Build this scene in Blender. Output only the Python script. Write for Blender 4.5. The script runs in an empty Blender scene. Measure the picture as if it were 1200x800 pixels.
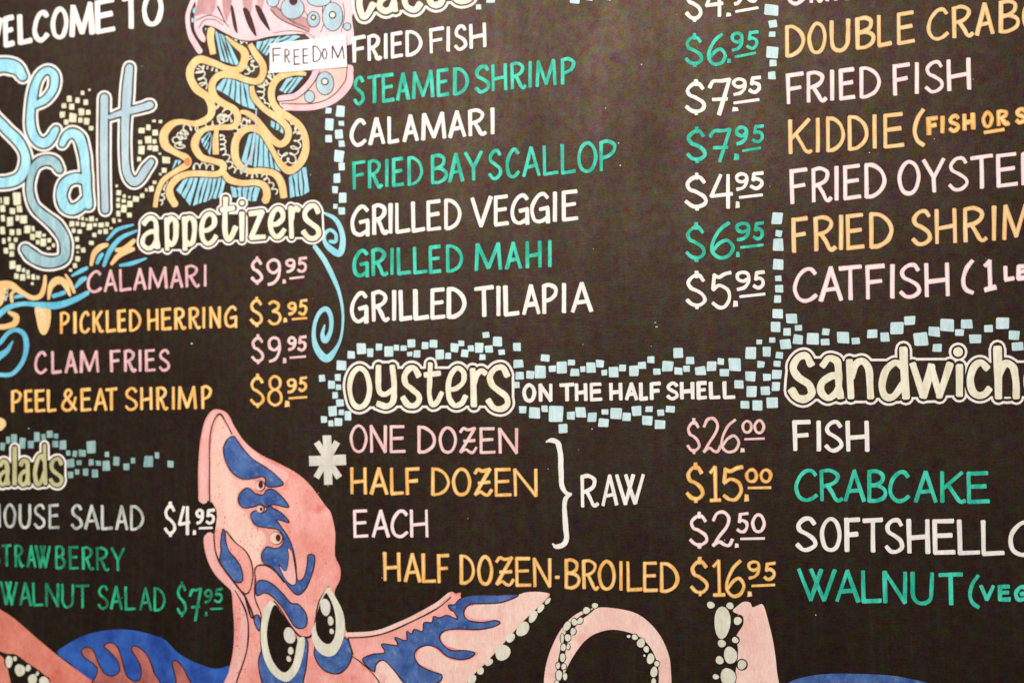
import bpy, math, random
import numpy as np
from mathutils import Vector, Matrix, geometry
random.seed(7)

# ------------------------------------------------------------------ camera, light, exposure
F_PX = 1400.0                                   # focal length in pixels of a 1200 px wide picture
A = Vector((4050, -110, -F_PX)).normalized()    # the board's "right" seen from the camera (x right, y down, z ahead)
B = Vector((-22, 17000, -F_PX)); B = (B - A * B.dot(A)).normalized()   # the board's "down"
N = A.cross(B).normalized()                     # into the board
CENTRE = Vector((0, 0, 1.75)); DIST = 2.0
def cam_to_world(v): return Vector((v.dot(A), v.dot(N), -v.dot(B)))
FWD = cam_to_world(Vector((0, 0, 1)))
CAM = CENTRE - FWD * DIST
scene = bpy.context.scene
cd = bpy.data.cameras.new('camera'); co = bpy.data.objects.new('camera', cd)
scene.collection.objects.link(co); scene.camera = co
cd.sensor_width = 36; cd.lens = F_PX / 1200 * 36; cd.dof.use_dof = True; cd.dof.focus_distance = 1.84; cd.dof.aperture_fstop = 2.6; cd.clip_start = 0.05; cd.clip_end = 100
rx, ry, rz = cam_to_world(Vector((1, 0, 0))), cam_to_world(Vector((0, -1, 0))), cam_to_world(Vector((0, 0, -1)))
co.matrix_world = Matrix(((rx.x, ry.x, rz.x, CAM.x), (rx.y, ry.y, rz.y, CAM.y), (rx.z, ry.z, rz.z, CAM.z), (0, 0, 0, 1)))

w = bpy.data.worlds.new('World'); scene.world = w; w.use_nodes = True
w.node_tree.nodes['Background'].inputs[0].default_value = (1.0, 0.92, 0.85, 1)
w.node_tree.nodes['Background'].inputs[1].default_value = 0.12
def area(name, loc, target, sx, sy, power, col):
    l = bpy.data.lights.new(name, 'AREA'); l.shape = 'RECTANGLE'; l.size = sx; l.size_y = sy
    l.energy = power; l.color = col
    o = bpy.data.objects.new(name, l); scene.collection.objects.link(o)
    o.location = loc; o.rotation_euler = (Vector(target) - Vector(loc)).to_track_quat('-Z', 'Y').to_euler()
area('ceiling_lamp', (-0.5, -1.4, 3.0), (-0.3, 0, 2.0), 3.0, 0.5, 12, (1.0, 0.92, 0.85))
area('room_lamp', (-0.9, -3.7, 3.75), (0.05, 0, 1.1), 2.0, 1.0, 182, (1.0, 0.965, 0.935))
scene.view_settings.view_transform = 'Standard'; scene.view_settings.look = 'None'
scene.view_settings.exposure = 0.1; scene.view_settings.gamma = 1.0

# ------------------------------------------------------------------ materials
def lin(c):
    return tuple(((v/255)/12.92 if v/255 <= .04045 else ((v/255+.055)/1.055)**2.4) for v in c) + (1,)
def new_mat(name, rough=0.6, spec=0.3):
    m = bpy.data.materials.new(name); m.use_nodes = True
    nt = m.node_tree; b = nt.nodes['Principled BSDF']
    b.inputs['Roughness'].default_value = rough; b.inputs['Specular IOR Level'].default_value = spec
    return m, nt, b
def nd(nt, t, **kw):
    n = nt.nodes.new(t)
    for k, v in kw.items(): setattr(n, k, v)
    return n
def mixc(nt, fac, a, b, mode='MIX'):
    n = nd(nt, 'ShaderNodeMix', data_type='RGBA', blend_type=mode)
    for s, v in ((n.inputs[0], fac), (n.inputs[6], a), (n.inputs[7], b)):
        if hasattr(v, 'is_output'): nt.links.new(v, s)
        else: s.default_value = v
    return n.outputs[2]
def noise(nt, scale, vecscale=(1, 1, 1), detail=3, rough=.6, out=0):
    g = nd(nt, 'ShaderNodeNewGeometry'); mp = nd(nt, 'ShaderNodeMapping')
    mp.inputs['Scale'].default_value = vecscale
    nt.links.new(g.outputs['Position'], mp.inputs['Vector'])
    n = nd(nt, 'ShaderNodeTexNoise'); n.inputs['Scale'].default_value = scale
    n.inputs['Detail'].default_value = detail; n.inputs['Roughness'].default_value = rough
    nt.links.new(mp.outputs[0], n.inputs['Vector'])
    return n.outputs[out]
def remap(nt, v, a, b, c=0.0, d=1.0):
    n = nd(nt, 'ShaderNodeMapRange'); nt.links.new(v, n.inputs[0])
    for i, x in enumerate((a, b, c, d)): n.inputs[i+1].default_value = x
    return n.outputs[0]
def chroma_grain(nt, base, amt):
    """fine coloured speckle imitating camera noise"""
    c = noise(nt, 420, detail=2, rough=.7, out=1)
    sc = nd(nt, 'ShaderNodeVectorMath', operation='MULTIPLY_ADD')
    nt.links.new(c, sc.inputs[0]); sc.inputs[1].default_value = (amt*2,)*3; sc.inputs[2].default_value = (1-amt,)*3
    return mixc(nt, 1.0, base, sc.outputs[0], 'MULTIPLY')
def paint(name, c1, c2=None, scale=26, vs=(1.6, 1, .55), grain=.22, rough=.62, c3=None, lo=.36, hi=.64):
    m, nt, b = new_mat(name, rough, .25)
    c2 = c2 or tuple(int(v*.9) for v in c1)
    f = remap(nt, noise(nt, scale, vs, 4, .65), lo, hi)
    col = mixc(nt, f, lin(c2), lin(c1))
    if c3:
        g = remap(nt, noise(nt, scale*2.3, vs, 3, .6), .56, .72)
        col = mixc(nt, g, col, lin(c3))
    st = remap(nt, noise(nt, 260, (1.5, 1, .28), 2, .6), .3, .7, .88, 1.05)
    cmb = nd(nt, 'ShaderNodeCombineColor')
    for i in range(3): nt.links.new(st, cmb.inputs[i])
    col = mixc(nt, 1.0, col, cmb.outputs[0], 'MULTIPLY')
    col = chroma_grain(nt, col, grain)
    nt.links.new(col, b.inputs['Base Color'])
    bp = nd(nt, 'ShaderNodeBump'); bp.inputs['Strength'].default_value = .25; bp.inputs['Distance'].default_value = .0006
    nt.links.new(noise(nt, 300, (1, 1, .4), 2), bp.inputs['Height']); nt.links.new(bp.outputs[0], b.inputs['Normal'])
    return m
def board_material():
    m, nt, b = new_mat('black_board_paint', .5, .4)
    f = remap(nt, noise(nt, 5, (1.4, 1, .7), 5, .6), .35, .65)
    col = mixc(nt, f, (.0036, .0020, .0012, 1), (.0076, .0046, .0030, 1))
    st = remap(nt, noise(nt, 30, (3.2, 1, .12), 3, .6), .5, .8)
    col = mixc(nt, st, col, (.0125, .0095, .0075, 1))
    c = noise(nt, 330, detail=3, rough=.8, out=1)
    cb = noise(nt, 62, detail=3, rough=.75, out=1)
    c = mixc(nt, .48, c, cb)
    cc = nd(nt, 'ShaderNodeVectorMath', operation='MULTIPLY_ADD'); nt.links.new(c, cc.inputs[0])
    cc.inputs[1].default_value = (4.4, 3.8, 4.0); cc.inputs[2].default_value = (-1.2, -.9, -1.0)
    col = mixc(nt, 1.0, col, cc.outputs[0], 'MULTIPLY')
    dust = remap(nt, noise(nt, 120, detail=2, rough=.5), .74, .8)
    col = mixc(nt, dust, col, (.06, .05, .045, 1))
    nt.links.new(col, b.inputs['Base Color'])
    tb = nd(nt, 'ShaderNodeVectorMath', operation='MULTIPLY_ADD'); nt.links.new(c, tb.inputs[0]); tb.inputs[1].default_value = (3.1, 2.9, 2.9); tb.inputs[2].default_value = (-.5, -.74, -.94)
    sm = remap(nt, noise(nt, 3.2, (1.2, 1, .8), 6, .6), .3, .7, .78, 1.2)
    smc = nd(nt, 'ShaderNodeCombineColor')
    for i in range(3): nt.links.new(sm, smc.inputs[i])
    tint = mixc(nt, 1.0, tb.outputs[0], smc.outputs[0], 'MULTIPLY')
    nt.links.new(tint, b.inputs['Specular Tint'])
    nt.links.new(remap(nt, noise(nt, 7, (1.5, 1, .6), 5, .7), .3, .7, .44, .58), b.inputs['Roughness'])
    # fine roller stipple with faint brush drag
    n1 = noise(nt, 260, (1, 1, .5), 4, .7); n2 = noise(nt, 200, (.25, 1, 1.6), 3, .6)
    ad2 = nd(nt, 'ShaderNodeMath', operation='ADD'); nt.links.new(n1, ad2.inputs[0]); nt.links.new(n2, ad2.inputs[1])
    bp = nd(nt, 'ShaderNodeBump'); bp.inputs['Strength'].default_value = .3; bp.inputs['Distance'].default_value = .0006
    nt.links.new(ad2.outputs[0], bp.inputs['Height']); nt.links.new(bp.outputs[0], b.inputs['Normal'])
    return m
M = {}
M['board'] = board_material()
M['white'] = paint('white_paint', (250, 246, 238), (238, 230, 220), 30)
M['white_thin'] = paint('thin_white_paint', (225, 228, 218), (150, 156, 146), 34)
M['pinkwhite'] = paint('pale_pink_paint', (244, 204, 206), (236, 188, 190), 30)
M['pink'] = paint('pink_paint', (242, 198, 194), (228, 176, 172), 32)
M['rose'] = paint('rose_paint', (230, 178, 178), (208, 150, 152), 34)
M['orange'] = paint('orange_paint', (244, 186, 96), (222, 144, 62), 34)
M['amber'] = paint('pale_orange_paint', (240, 192, 128), (224, 164, 98), 28)
M['green'] = paint('sea_green_paint', (74, 214, 186), (30, 174, 144), 30, lo=.42, hi=.58)
M['green2'] = paint('leaf_green_paint', (44, 184, 132), (24, 118, 84), 34, lo=.42, hi=.58)
M['dull_green'] = paint('dull_green_paint', (110, 168, 128), (70, 140, 104), 30)
M['orange_core'] = paint('orange_stroke_middle', (252, 222, 158), (242, 186, 98), 40, lo=.4, hi=.56)
M['amber_core'] = paint('pale_orange_stroke_middle', (250, 220, 170), (242, 200, 140), 40)
M['pink_core'] = paint('pink_stroke_middle', (250, 222, 216), (236, 186, 182), 40, lo=.4, hi=.56)
M['pinkwhite_core'] = paint('pale_pink_stroke_middle', (252, 240, 236), (248, 226, 224), 40)
M['rose_core'] = paint('rose_stroke_middle', (240, 204, 202), (220, 170, 172), 40, lo=.42, hi=.58)
M['skin_mid'] = paint('octopus_light_salmon_paint', (248, 208, 192), (242, 184, 168), 18, (1, 1, .5), .3)
M['skin_deep'] = paint('octopus_deep_salmon_paint', (232, 146, 124), (206, 112, 94), 14, (1, 1, .8), .3, c3=(214, 96, 80))
M['square'] = paint('pale_blue_paint', (214, 236, 236), (188, 218, 220), 30)
M['square2'] = paint('grey_blue_paint', (156, 190, 184), (120, 158, 154), 30)
M['creamsq'] = paint('yellow_cream_paint', (236, 232, 200), (212, 208, 172), 40)
M['cream'] = paint('cream_paint', (248, 243, 222), (232, 222, 190), 34)
M['cream2'] = paint('olive_cream_paint', (206, 200, 150), (178, 172, 122), 30)
M['outline'] = paint('outline_white_paint', (252, 246, 238), (242, 228, 218), 36)
M['cyan'] = paint('light_cyan_paint', (176, 226, 236), (144, 204, 220), 26, lo=.4, hi=.6)
M['grey_cyan'] = paint('grey_cyan_paint', (172, 200, 204), (130, 174, 184), 26, lo=.38, hi=.62)
M['grey_cyan2'] = paint('pale_grey_blue_paint', (184, 208, 214), (166, 188, 200), 20)
M['sky'] = paint('swirl_blue_paint', (170, 222, 228), (130, 206, 222), 22)
M['wave'] = paint('wave_blue_paint', (120, 204, 224), (92, 176, 204), 22)
M['band'] = paint('tentacle_orange_paint', (248, 208, 150), (234, 184, 118), 22)
M['bandred'] = paint('burnt_orange_paint', (232, 170, 104), (196, 112, 62), 26)
M['jelly'] = paint('jellyfish_pink_paint', (246, 208, 210), (236, 188, 194), 16)
M['jelly2'] = paint('jellyfish_salmon_paint', (248, 208, 196), (236, 188, 176), 16)
M['mauve'] = paint('mauve_paint', (206, 160, 158), (176, 128, 128), 20)
M['fil'] = paint('filament_blue_paint', (168, 218, 230), (136, 196, 214), 26)
M['skin'] = paint('octopus_salmon_paint', (248, 180, 168), (232, 146, 134), 14, (1, 1, .8), .32, c3=(232, 124, 110), lo=.36, hi=.62)
M['fleck'] = paint('red_fleck_paint', (214, 110, 100), (190, 84, 80), 40)
M['skin_pale'] = paint('octopus_pale_paint', (250, 216, 202), (242, 192, 180), 16, (1, 1, .8), .22, c3=(236, 176, 164))
M['rim'] = paint('rim_pink_paint', (246, 192, 184), (234, 166, 158), 16)
M['blue'] = paint('royal_blue_paint', (82, 116, 176), (44, 74, 138), 30, (1, 1, 1), .42, c3=(112, 134, 168))
M['blue2'] = paint('deep_blue_paint', (52, 100, 184), (30, 64, 144), 20, (1, 1, 1), .36)
M['dusk'] = paint('dusky_salmon_paint', (196, 116, 104), (150, 78, 70), 18, (1, 1, 1), .3)
M['sucker'] = paint('sucker_cream_paint', (236, 232, 212), (214, 208, 186), 26)
M['bone'] = paint('grey_white_paint', (232, 226, 212), (208, 202, 188), 24)
M['line'] = paint('maroon_line_paint', (70, 26, 26), (40, 18, 20), 30)
M['ink'] = paint('marker_ink', (110, 40, 44), (52, 24, 32), 60, grain=.1)
M['paper'] = paint('white_paper', (252, 250, 248), (246, 242, 240), 8, grain=.05)
M['edge'] = paint('bare_board_edge', (110, 86, 62), (84, 62, 44), 12)
M['wall'] = paint('wall_paint', (120, 112, 104), (104, 96, 88), 3, (1, 1, 1), .05)

# ------------------------------------------------------------------ surveying: picture position -> point on the board face
def on_board(x, y, lift=0.0):
    d = cam_to_world(Vector((x-600, y-400, F_PX)))
    t = -CAM.y / d.y
    p = CAM + d * t
    return Vector((p.x, -lift, p.z))
LAYER = .00014
board = bpy.data.objects.new('menu_board', None); scene.collection.objects.link(board)
board.location = (0, 0, .7); board.empty_display_size = .1
board['label'] = 'black hand painted seafood menu board with an octopus and a jellyfish'
board['category'] = 'menu board'
def link_mesh(name, verts, faces, mat, parent, label=None):
    c = sum(verts, Vector()) / len(verts)
    me = bpy.data.meshes.new(name); me.from_pydata([v - c for v in verts], [], faces); me.materials.append(mat); me.update()
    o = bpy.data.objects.new(name, me); scene.collection.objects.link(o)
    base = Vector()
    q = parent
    while q: base += q.location; q = q.parent
    o.location = c - base
    if parent: o.parent = parent
    if label: o['label'] = label
    return o

# ------------------------------------------------------------------ 2D paint shapes (lists of polygons)
def catmull(pts, n=7, closed=False):
    if len(pts) < 3 and not closed: 
        return list(pts)
    P = list(pts); L = len(P); out = []
    rng = range(L) if closed else range(L-1)
    for i in rng:
        p1, p2 = P[i], P[(i+1) % L]
        p0 = P[(i-1) % L] if closed or i > 0 else tuple(2*a-b for a, b in zip(p1, p2))
        p3 = P[(i+2) % L] if closed or i+2 < L else tuple(2*a-b for a, b in zip(p2, p1))
        for k in range(n):
            t = k/n
            out.append(tuple(.5*((2*b)+(-a+c)*t+(2*a-5*b+4*c-d)*t*t+(-a+3*b-3*c+d)*t**3) for a, b, c, d in zip(p0, p1, p2, p3)))
    if not closed: out.append(tuple(P[-1]))
    return out
def stroke(pts, w, grow=0, cap='round', closed=False, wob=.07, rnd=None):
    """pts (x, y) or (x, y, width); returns polygons covering the brush stroke"""
    rnd = rnd or random
    P = [p if len(p) == 3 else (p[0], p[1], w) for p in pts]
    if closed or len(P) > 2: P = catmull(P, 6, closed)
    else:
        (x0, y0, w0), (x1, y1, w1) = P
        n = max(2, int(math.hypot(x1-x0, y1-y0)/7))
        P = [(x0+(x1-x0)*k/n, y0+(y1-y0)*k/n, w0+(w1-w0)*k/n) for k in range(n+1)]
    Q = [P[0]]
    for p in P[1:]:
        if math.hypot(p[0]-Q[-1][0], p[1]-Q[-1][1]) > .35: Q.append(p)
    P = Q
    n = len(P)
    if n < 2: return [disc(P[0][0], P[0][1], P[0][2]/2, P[0][2]/2)]
    L, R = [], []
    ph, fr = rnd.random()*6.3, .35+rnd.random()*.3
    for i, (x, y, ww) in enumerate(P):
        a = P[(i-1) % n] if closed else P[max(i-1, 0)]
        b = P[(i+1) % n] if closed else P[min(i+1, n-1)]
        dx, dy = b[0]-a[0], b[1]-a[1]; l = math.hypot(dx, dy) or 1
        hw = ww/2*(1+wob*math.sin(ph+i*fr)+wob*.6*(rnd.random()-.5)) + grow
        hw2 = ww/2*(1+wob*math.cos(ph*1.7+i*fr*1.3)+wob*.6*(rnd.random()-.5)) + grow
        L.append((x-dy/l*hw, y+dx/l*hw)); R.append((x+dy/l*hw2, y-dx/l*hw2))
    polys = []
    for i in range(n if closed else n-1):
        j = (i+1) % n
        polys.append([L[i], L[j], R[j], R[i]])
    if not closed and cap != 'flat':
        for (x, y, ww) in (P[0], P[-1]):
            if cap == 'soft':                       # square-ish end of a flat brush
                q = P[1] if (x, y, ww) == P[0] else P[-2]
                dx, dy = x-q[0], y-q[1]; l = math.hypot(dx, dy) or 1; dx, dy = dx/l, dy/l; h = ww/2+grow
                sk = rnd.uniform(-.18, .18)
                polys.append([(x-dy*h, y+dx*h), (x-dy*h*.97+dx*h*(.34+sk), y+dx*h*.97+dy*h*(.34+sk)), (x-dy*h*.6+dx*h*.6, y+dx*h*.6+dy*h*.6),
                              (x+dy*h*.6+dx*h*.6, y-dx*h*.6+dy*h*.6), (x+dy*h*.97+dx*h*(.34-sk), y-dx*h*.97+dy*h*(.34-sk)), (x+dy*h, y-dx*h), (x-dx*h*.3, y-dy*h*.3)])
            else: polys.append(disc(x, y, (ww/2+grow)*.98, (ww/2+grow)*.98, 12))
    elif closed or True:
        pass
    # joints of tight curves
    for i in range(1, n-1, 2):
        x, y, ww = P[i]
        if ww/2+grow > 4: polys.append(disc(x, y, (ww/2+grow)*.96, (ww/2+grow)*.96, 12))
    return polys
def disc(x, y, rx, ry, n=14, rot=0, wob=0):
    ca, sa = math.cos(rot), math.sin(rot); o = []
    ph = random.random()*6
    for k in range(n):
        t = 2*math.pi*k/n; r = 1+wob*math.sin(2*t+ph)+wob*.6*math.sin(3*t+ph*2)
        u, v = rx*r*math.cos(t), ry*r*math.sin(t)
        o.append((x+u*ca-v*sa, y+u*sa+v*ca))
    return o
def union(polys):
    """flat, non-overlapping triangulation of everything the polygons cover"""
    vs, es, kept = [], [], []
    for p in polys:
        if len(p) < 3: continue
        if len(p) == 4:
            kept += [[p[0], p[1], p[2]], [p[0], p[2], p[3]]]
        else: kept.append(p)
        n0 = len(vs); vs += [Vector((a, b)) for a, b in p]
        es += [(n0+i, n0+(i+1) % len(p)) for i in range(len(p))]
    r = geometry.delaunay_2d_cdt(vs, es, [], 0, 1e-4, True)
    ov, of = r[0], r[2]
    V = np.array([(v[0], v[1]) for v in ov]); Fa = np.array([f[:3] for f in of if len(f) >= 3])
    cen = V[Fa].mean(axis=1)
    ok = np.zeros(len(Fa), bool)
    for p in kept:
        P = np.array([(q[0], q[1]) for q in p]); lo, hi = P.min(0), P.max(0)
        idx = np.nonzero(~ok & (cen[:, 0] >= lo[0]) & (cen[:, 0] <= hi[0]) & (cen[:, 1] >= lo[1]) & (cen[:, 1] <= hi[1]))[0]
        if not len(idx): continue
        x, y = cen[idx, 0], cen[idx, 1]; ins = np.zeros(len(idx), bool)
        Q = np.roll(P, -1, axis=0)
        for (x0, y0), (x1, y1) in zip(P, Q):
            if y0 == y1: continue
            ins ^= ((y0 > y) != (y1 > y)) & (x < (x1-x0)*(y-y0)/(y1-y0)+x0)
        ok[idx[ins]] = True
    return ov, [list(map(int, f)) for f in Fa[ok]]
made = [0]
def shape(name, polys, mat, parent, layer, label=None):
    made[0] += 1; layer += made[0] % 13*.012        # each coat dries on top of its neighbour: no two share a plane
    ov, of = union(polys)
    if not of: return None
    used = sorted({i for f in of for i in f}); ix = {k: i for i, k in enumerate(used)}
    verts = [on_board(ov[k][0], ov[k][1], layer*LAYER) for k in used]
    # image y grows downwards, so flip the winding to face the viewer
    faces = []
    for f in of:
        f = [ix[i] for i in f]
        a, b, c = (verts[i] for i in f[:3])
        if (b-a).cross(c-a).y > 0: f = f[::-1]
        faces.append(f)
    return link_mesh(name, verts, faces, M[mat], parent, label)
def conv(pts, ox, oy, s):
    return [((p[0]/s+ox), (p[1]/s+oy)) + tuple(p[2:]) for p in pts]

# ------------------------------------------------------------------ setting and board panel
def box(name, x0, x1, y0, y1, z0, z1, mat, parent=None):
    vs = [Vector((x, y, z)) for x in (x0, x1) for y in (y0, y1) for z in (z0, z1)]
    fs = [(0, 1, 3, 2), (4, 6, 7, 5), (0, 4, 5, 1), (2, 3, 7, 6), (0, 2, 6, 4), (1, 5, 7, 3)]
    return link_mesh(name, vs, fs, mat, parent)
wall = box('wall', -4, 4, .021, .12, -.5, 4, M['wall']); wall['kind'] = 'structure'
panel = box('panel', -1.3, 1.22, .0004, .02, .72, 2.72, M['edge'], board); panel['label'] = 'board core with bare edges'
face = box('painted_face', -1.298, 1.218, 0, .0004, .722, 2.718, M['board'], board)

# ------------------------------------------------------------------ stroke lettering
def Ls(*a): return ('L', a)
def Cs(*a): return ('C', a)
def Os(*a): return ('O', a)
EL = [(.5, 1), (.2, .86), (.03, .52), (.18, .12), (.5, 0), (.82, .12), (.98, .5), (.82, .86)]
G = {
 'A': [Ls((.03, 0), (.5, 1)), Ls((.5, 1), (1, 0)), Ls((.22, .31), (.82, .35))],
 'B': [Ls((.05, 0), (.05, 1)), Cs((.03, .98), (.5, 1), (.84, .88), (.8, .66), (.45, .54), (.1, .5)), Cs((.2, .53), (.65, .5), (1, .34), (.92, .12), (.5, .0), (.06, 0))],
 'C': [Cs((.95, .84), (.75, .98), (.45, .95), (.13, .7), (.02, .4), (.15, .12), (.45, 0), (.75, .04), (1, .16))],
 'D': [Ls((.03, 0), (.02, 1)), Cs((.0, 1), (.4, .97), (.84, .76), (1, .45), (.8, .17), (.4, .02), (.05, 0))],
 'E': [Ls((.02, 0), (0, 1)), Ls((0, .98), (.92, 1)), Ls((0, .52), (.84, .55)), Ls((0, .0), (1, .03))],
 'F': [Ls((.05, 0), (0, 1)), Ls((0, .97), (1, 1)), Ls((.02, .49), (.86, .53))],
 'G': [Cs((.93, .85), (.7, .99), (.4, .93), (.1, .66), (.02, .38), (.15, .1), (.45, 0), (.75, .06), (.93, .14)), Ls((.95, .48), (.96, -.04)), Ls((.5, .44), (.97, .49))],
 'H': [Ls((.03, 0), (0, 1)), Ls((1, 0), (.96, 1)), Ls((.03, .44), (.97, .5))],
 'I': [Ls((.5, 0), (.5, 1))],
 'K': [Ls((.05, 0), (.03, 1)), Ls((.88, 1), (.08, .44)), Cs((.3, .56), (.55, .28), (.72, .06), (.88, .0), (1, .03))],
 'L': [Ls((.04, 0), (0, 1)), Ls((.03, .0), (1, .04))],
 'M': [Ls((.0, 0), (.05, 1)), Ls((.05, 1), (.5, .06)), Ls((.5, .06), (.9, 1)), Ls((.9, 1), (1, .0))],
 'N': [Ls((.05, 0), (.02, 1)), Ls((.02, 1), (.96, 0)), Ls((.96, 0), (.96, 1))],
 'O': [Os(*EL)],
 'P': [Ls((.05, 0), (.03, .98)), Cs((.03, .97), (.5, 1), (.92, .86), (.9, .66), (.6, .5), (.1, .42))],
 'R': [Ls((.05, 0), (.02, .98)), Cs((.02, .97), (.42, 1), (.78, .87), (.76, .68), (.5, .54), (.1, .47)), Cs((.3, .5), (.55, .24), (.7, .05), (.85, -.01), (1, .05))],
 'S': [Cs((.9, .84), (.7, .99), (.35, .97), (.08, .8), (.16, .62), (.5, .5), (.88, .34), (.95, .15), (.65, .01), (.3, .0), (.02, .15))],
 'T': [Ls((.52, 0), (.5, .98)), Ls((0, .96), (1, 1))],
 'U': [Cs((.02, 1), (.02, .5), (.07, .18), (.3, 0), (.65, 0), (.9, .16), (.96, .5), (.97, 1))],
 'V': [Ls((0, 1), (.48, 0)), Ls((.48, 0), (1, 1))],
 'W': [Ls((0, 1), (.33, 0)), Ls((.33, 0), (.62, 1)), Ls((.34, 1), (.7, 0)), Ls((.7, 0), (1, 1))],
 'Y': [Ls((0, 1), (.5, .45)), Ls((1, 1), (.5, .43)), Ls((.5, .45), (.52, 0))],
 'Z': [Cs((.02, .84), (.2, .98), (.5, .93), (.9, 1)), Ls((.9, 1), (.05, .02)), Ls((.25, .46), (.88, .5)), Cs((.05, .02), (.35, .12), (.6, .02), (.8, .01), (1, .2))],
 '&': [Cs((1, .02), (.55, .42), (.22, .72), (.3, .95), (.5, 1), (.66, .86), (.5, .66), (.12, .42), (.04, .16), (.3, 0), (.62, .07), (.85, .32), (.97, .62))],
 '-': [Ls((0, .35), (1, .36))],
 '(': [Cs((.95, 1), (.4, .76), (.08, .42), (.35, .14), (1, 0))],
 '1': [Ls((.58, 0), (.5, 1)), Ls((.08, .84), (.5, 1)), Ls((.12, 0), (1, .01))],
 '2': [Cs((.05, .76), (.25, .97), (.58, 1), (.82, .84), (.75, .6), (.35, .28), (.05, .0)), Cs((.05, .02), (.35, .12), (.62, .03), (.85, .02), (1, .18))],
 '3': [Cs((.05, .9), (.4, 1), (.82, .88), (.78, .7), (.35, .55)), Cs((.35, .56), (.85, .47), (1, .24), (.7, .02), (.3, 0), (0, .14))],
 '4': [Ls((.45, 1), (0, .36)), Ls((0, .36), (1, .43)), Ls((.82, 1), (.82, 0))],
 '5': [Ls((.12, .93), (.05, .52)), Cs((.1, .92), (.38, .86), (.68, .95), (1, .99)), Cs((.05, .5), (.4, .62), (.85, .5), (.95, .25), (.7, .02), (.35, 0), (.05, .12))],
 'f': [Ls((.28, .98), (.2, .55)), Ls((.28, .98), (1, 1.03)), Cs((.2, .56), (.5, .64), (.88, .5), (.92, .24), (.65, .02), (.32, 0), (.02, .12))],
 '6': [Cs((.8, 1), (.4, .8), (.1, .45), (.08, .17), (.4, 0), (.8, .06), (1, .3), (.75, .5), (.4, .42), (.1, .2))],
 '7': [Cs((.0, .78), (.2, .95), (.6, .96), (1, 1)), Ls((1, 1), (.48, 0)), Ls((.18, .42), (.86, .44))],
 '8': [Os((.5, 1), (.15, .88), (.15, .66), (.5, .54), (.85, .66), (.85, .88)), Os((.5, .54), (.08, .4), (.06, .14), (.5, 0), (.94, .14), (.92, .4))],
 '9': [Cs((.9, .62), (.55, .48), (.15, .58), (.08, .84), (.45, 1), (.85, .92), (.97, .62), (.85, .3), (.55, .08), (.12, 0))],
 '0': [Os(*EL)],
 '$': [Cs((.88, .76), (.65, .9), (.35, .88), (.08, .72), (.2, .56), (.5, .49), (.86, .36), (.95, .2), (.65, .08), (.3, .1), (.02, .22)), Ls((.52, .86), (.52, 1)), Ls((.54, .1), (.54, .0))],
 '.': [],
}
H = {
 'a': [Cs((.12, .82), (.42, 1), (.78, .93), (.86, .65), (.88, .3), (.95, .03)), Cs((.84, .55), (.5, .55), (.12, .4), (.05, .16), (.35, .0), (.7, .1), (.88, .3))],
 'p': [Ls((.15, 0), (.1, .98)), Cs((.15, .84), (.5, 1), (.9, .88), (.95, .55), (.8, .24), (.5, .16), (.2, .26))],
 'e': [Cs((.1, .42), (.5, .46), (.88, .64), (.88, .88), (.6, 1), (.25, .88), (.05, .55), (.1, .2), (.4, .0), (.75, .05), (1, .24))],
 't': [Cs((.3, 1), (.26, .6), (.25, .25), (.4, .03), (.65, .05), (1, .3)), Ls((0, .73), (.85, .77))],
 'i': [Ls((.5, 0), (.5, 1))],
 'z': [Ls((.05, .92), (.85, .97)), Ls((.85, .97), (.1, .06)), Ls((.1, .05), (1, .08))],
 'r': [Ls((.2, 0), (.12, 1)), Cs((.2, .6), (.4, .85), (.7, .97), (1, .9))],
 's': [Cs((.9, .8), (.68, .99), (.35, .97), (.1, .78), (.18, .58), (.5, .44), (.85, .3), (.92, .12), (.65, .0), (.3, .02), (.02, .2))],
 'o': [Os(*EL)],
 'y': [Cs((.12, 1), (.1, .62), (.18, .36), (.45, .3), (.85, .42)), Cs((.82, 1), (.9, .5), (.86, .15), (.55, 0), (.1, .06))],
 'n': [Ls((.12, 0), (.06, 1)), Cs((.12, .55), (.3, .88), (.6, 1), (.85, .8), (.9, .4), (.94, 0))],
 'd': [Ls((.86, 1), (.95, 0)), Cs((.86, .6), (.55, .72), (.22, .56), (.05, .26), (.18, .02), (.5, .02), (.88, .3))],
 'w': [Ls((0, 1), (.28, 0)), Ls((.28, 0), (.5, .95)), Ls((.5, .95), (.72, 0)), Ls((.72, 0), (1, 1))],
 'c': [Cs((.9, .84), (.6, 1), (.25, .88), (.05, .5), (.15, .15), (.45, 0), (.75, .03), (1, .2))],
 'h': [Ls((.12, 0), (.08, 1)), Cs((.12, .42), (.4, .68), (.75, .62), (.88, .4), (.92, 0))],
 'l': [Ls((.5, 0), (.5, 1))],
}
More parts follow.
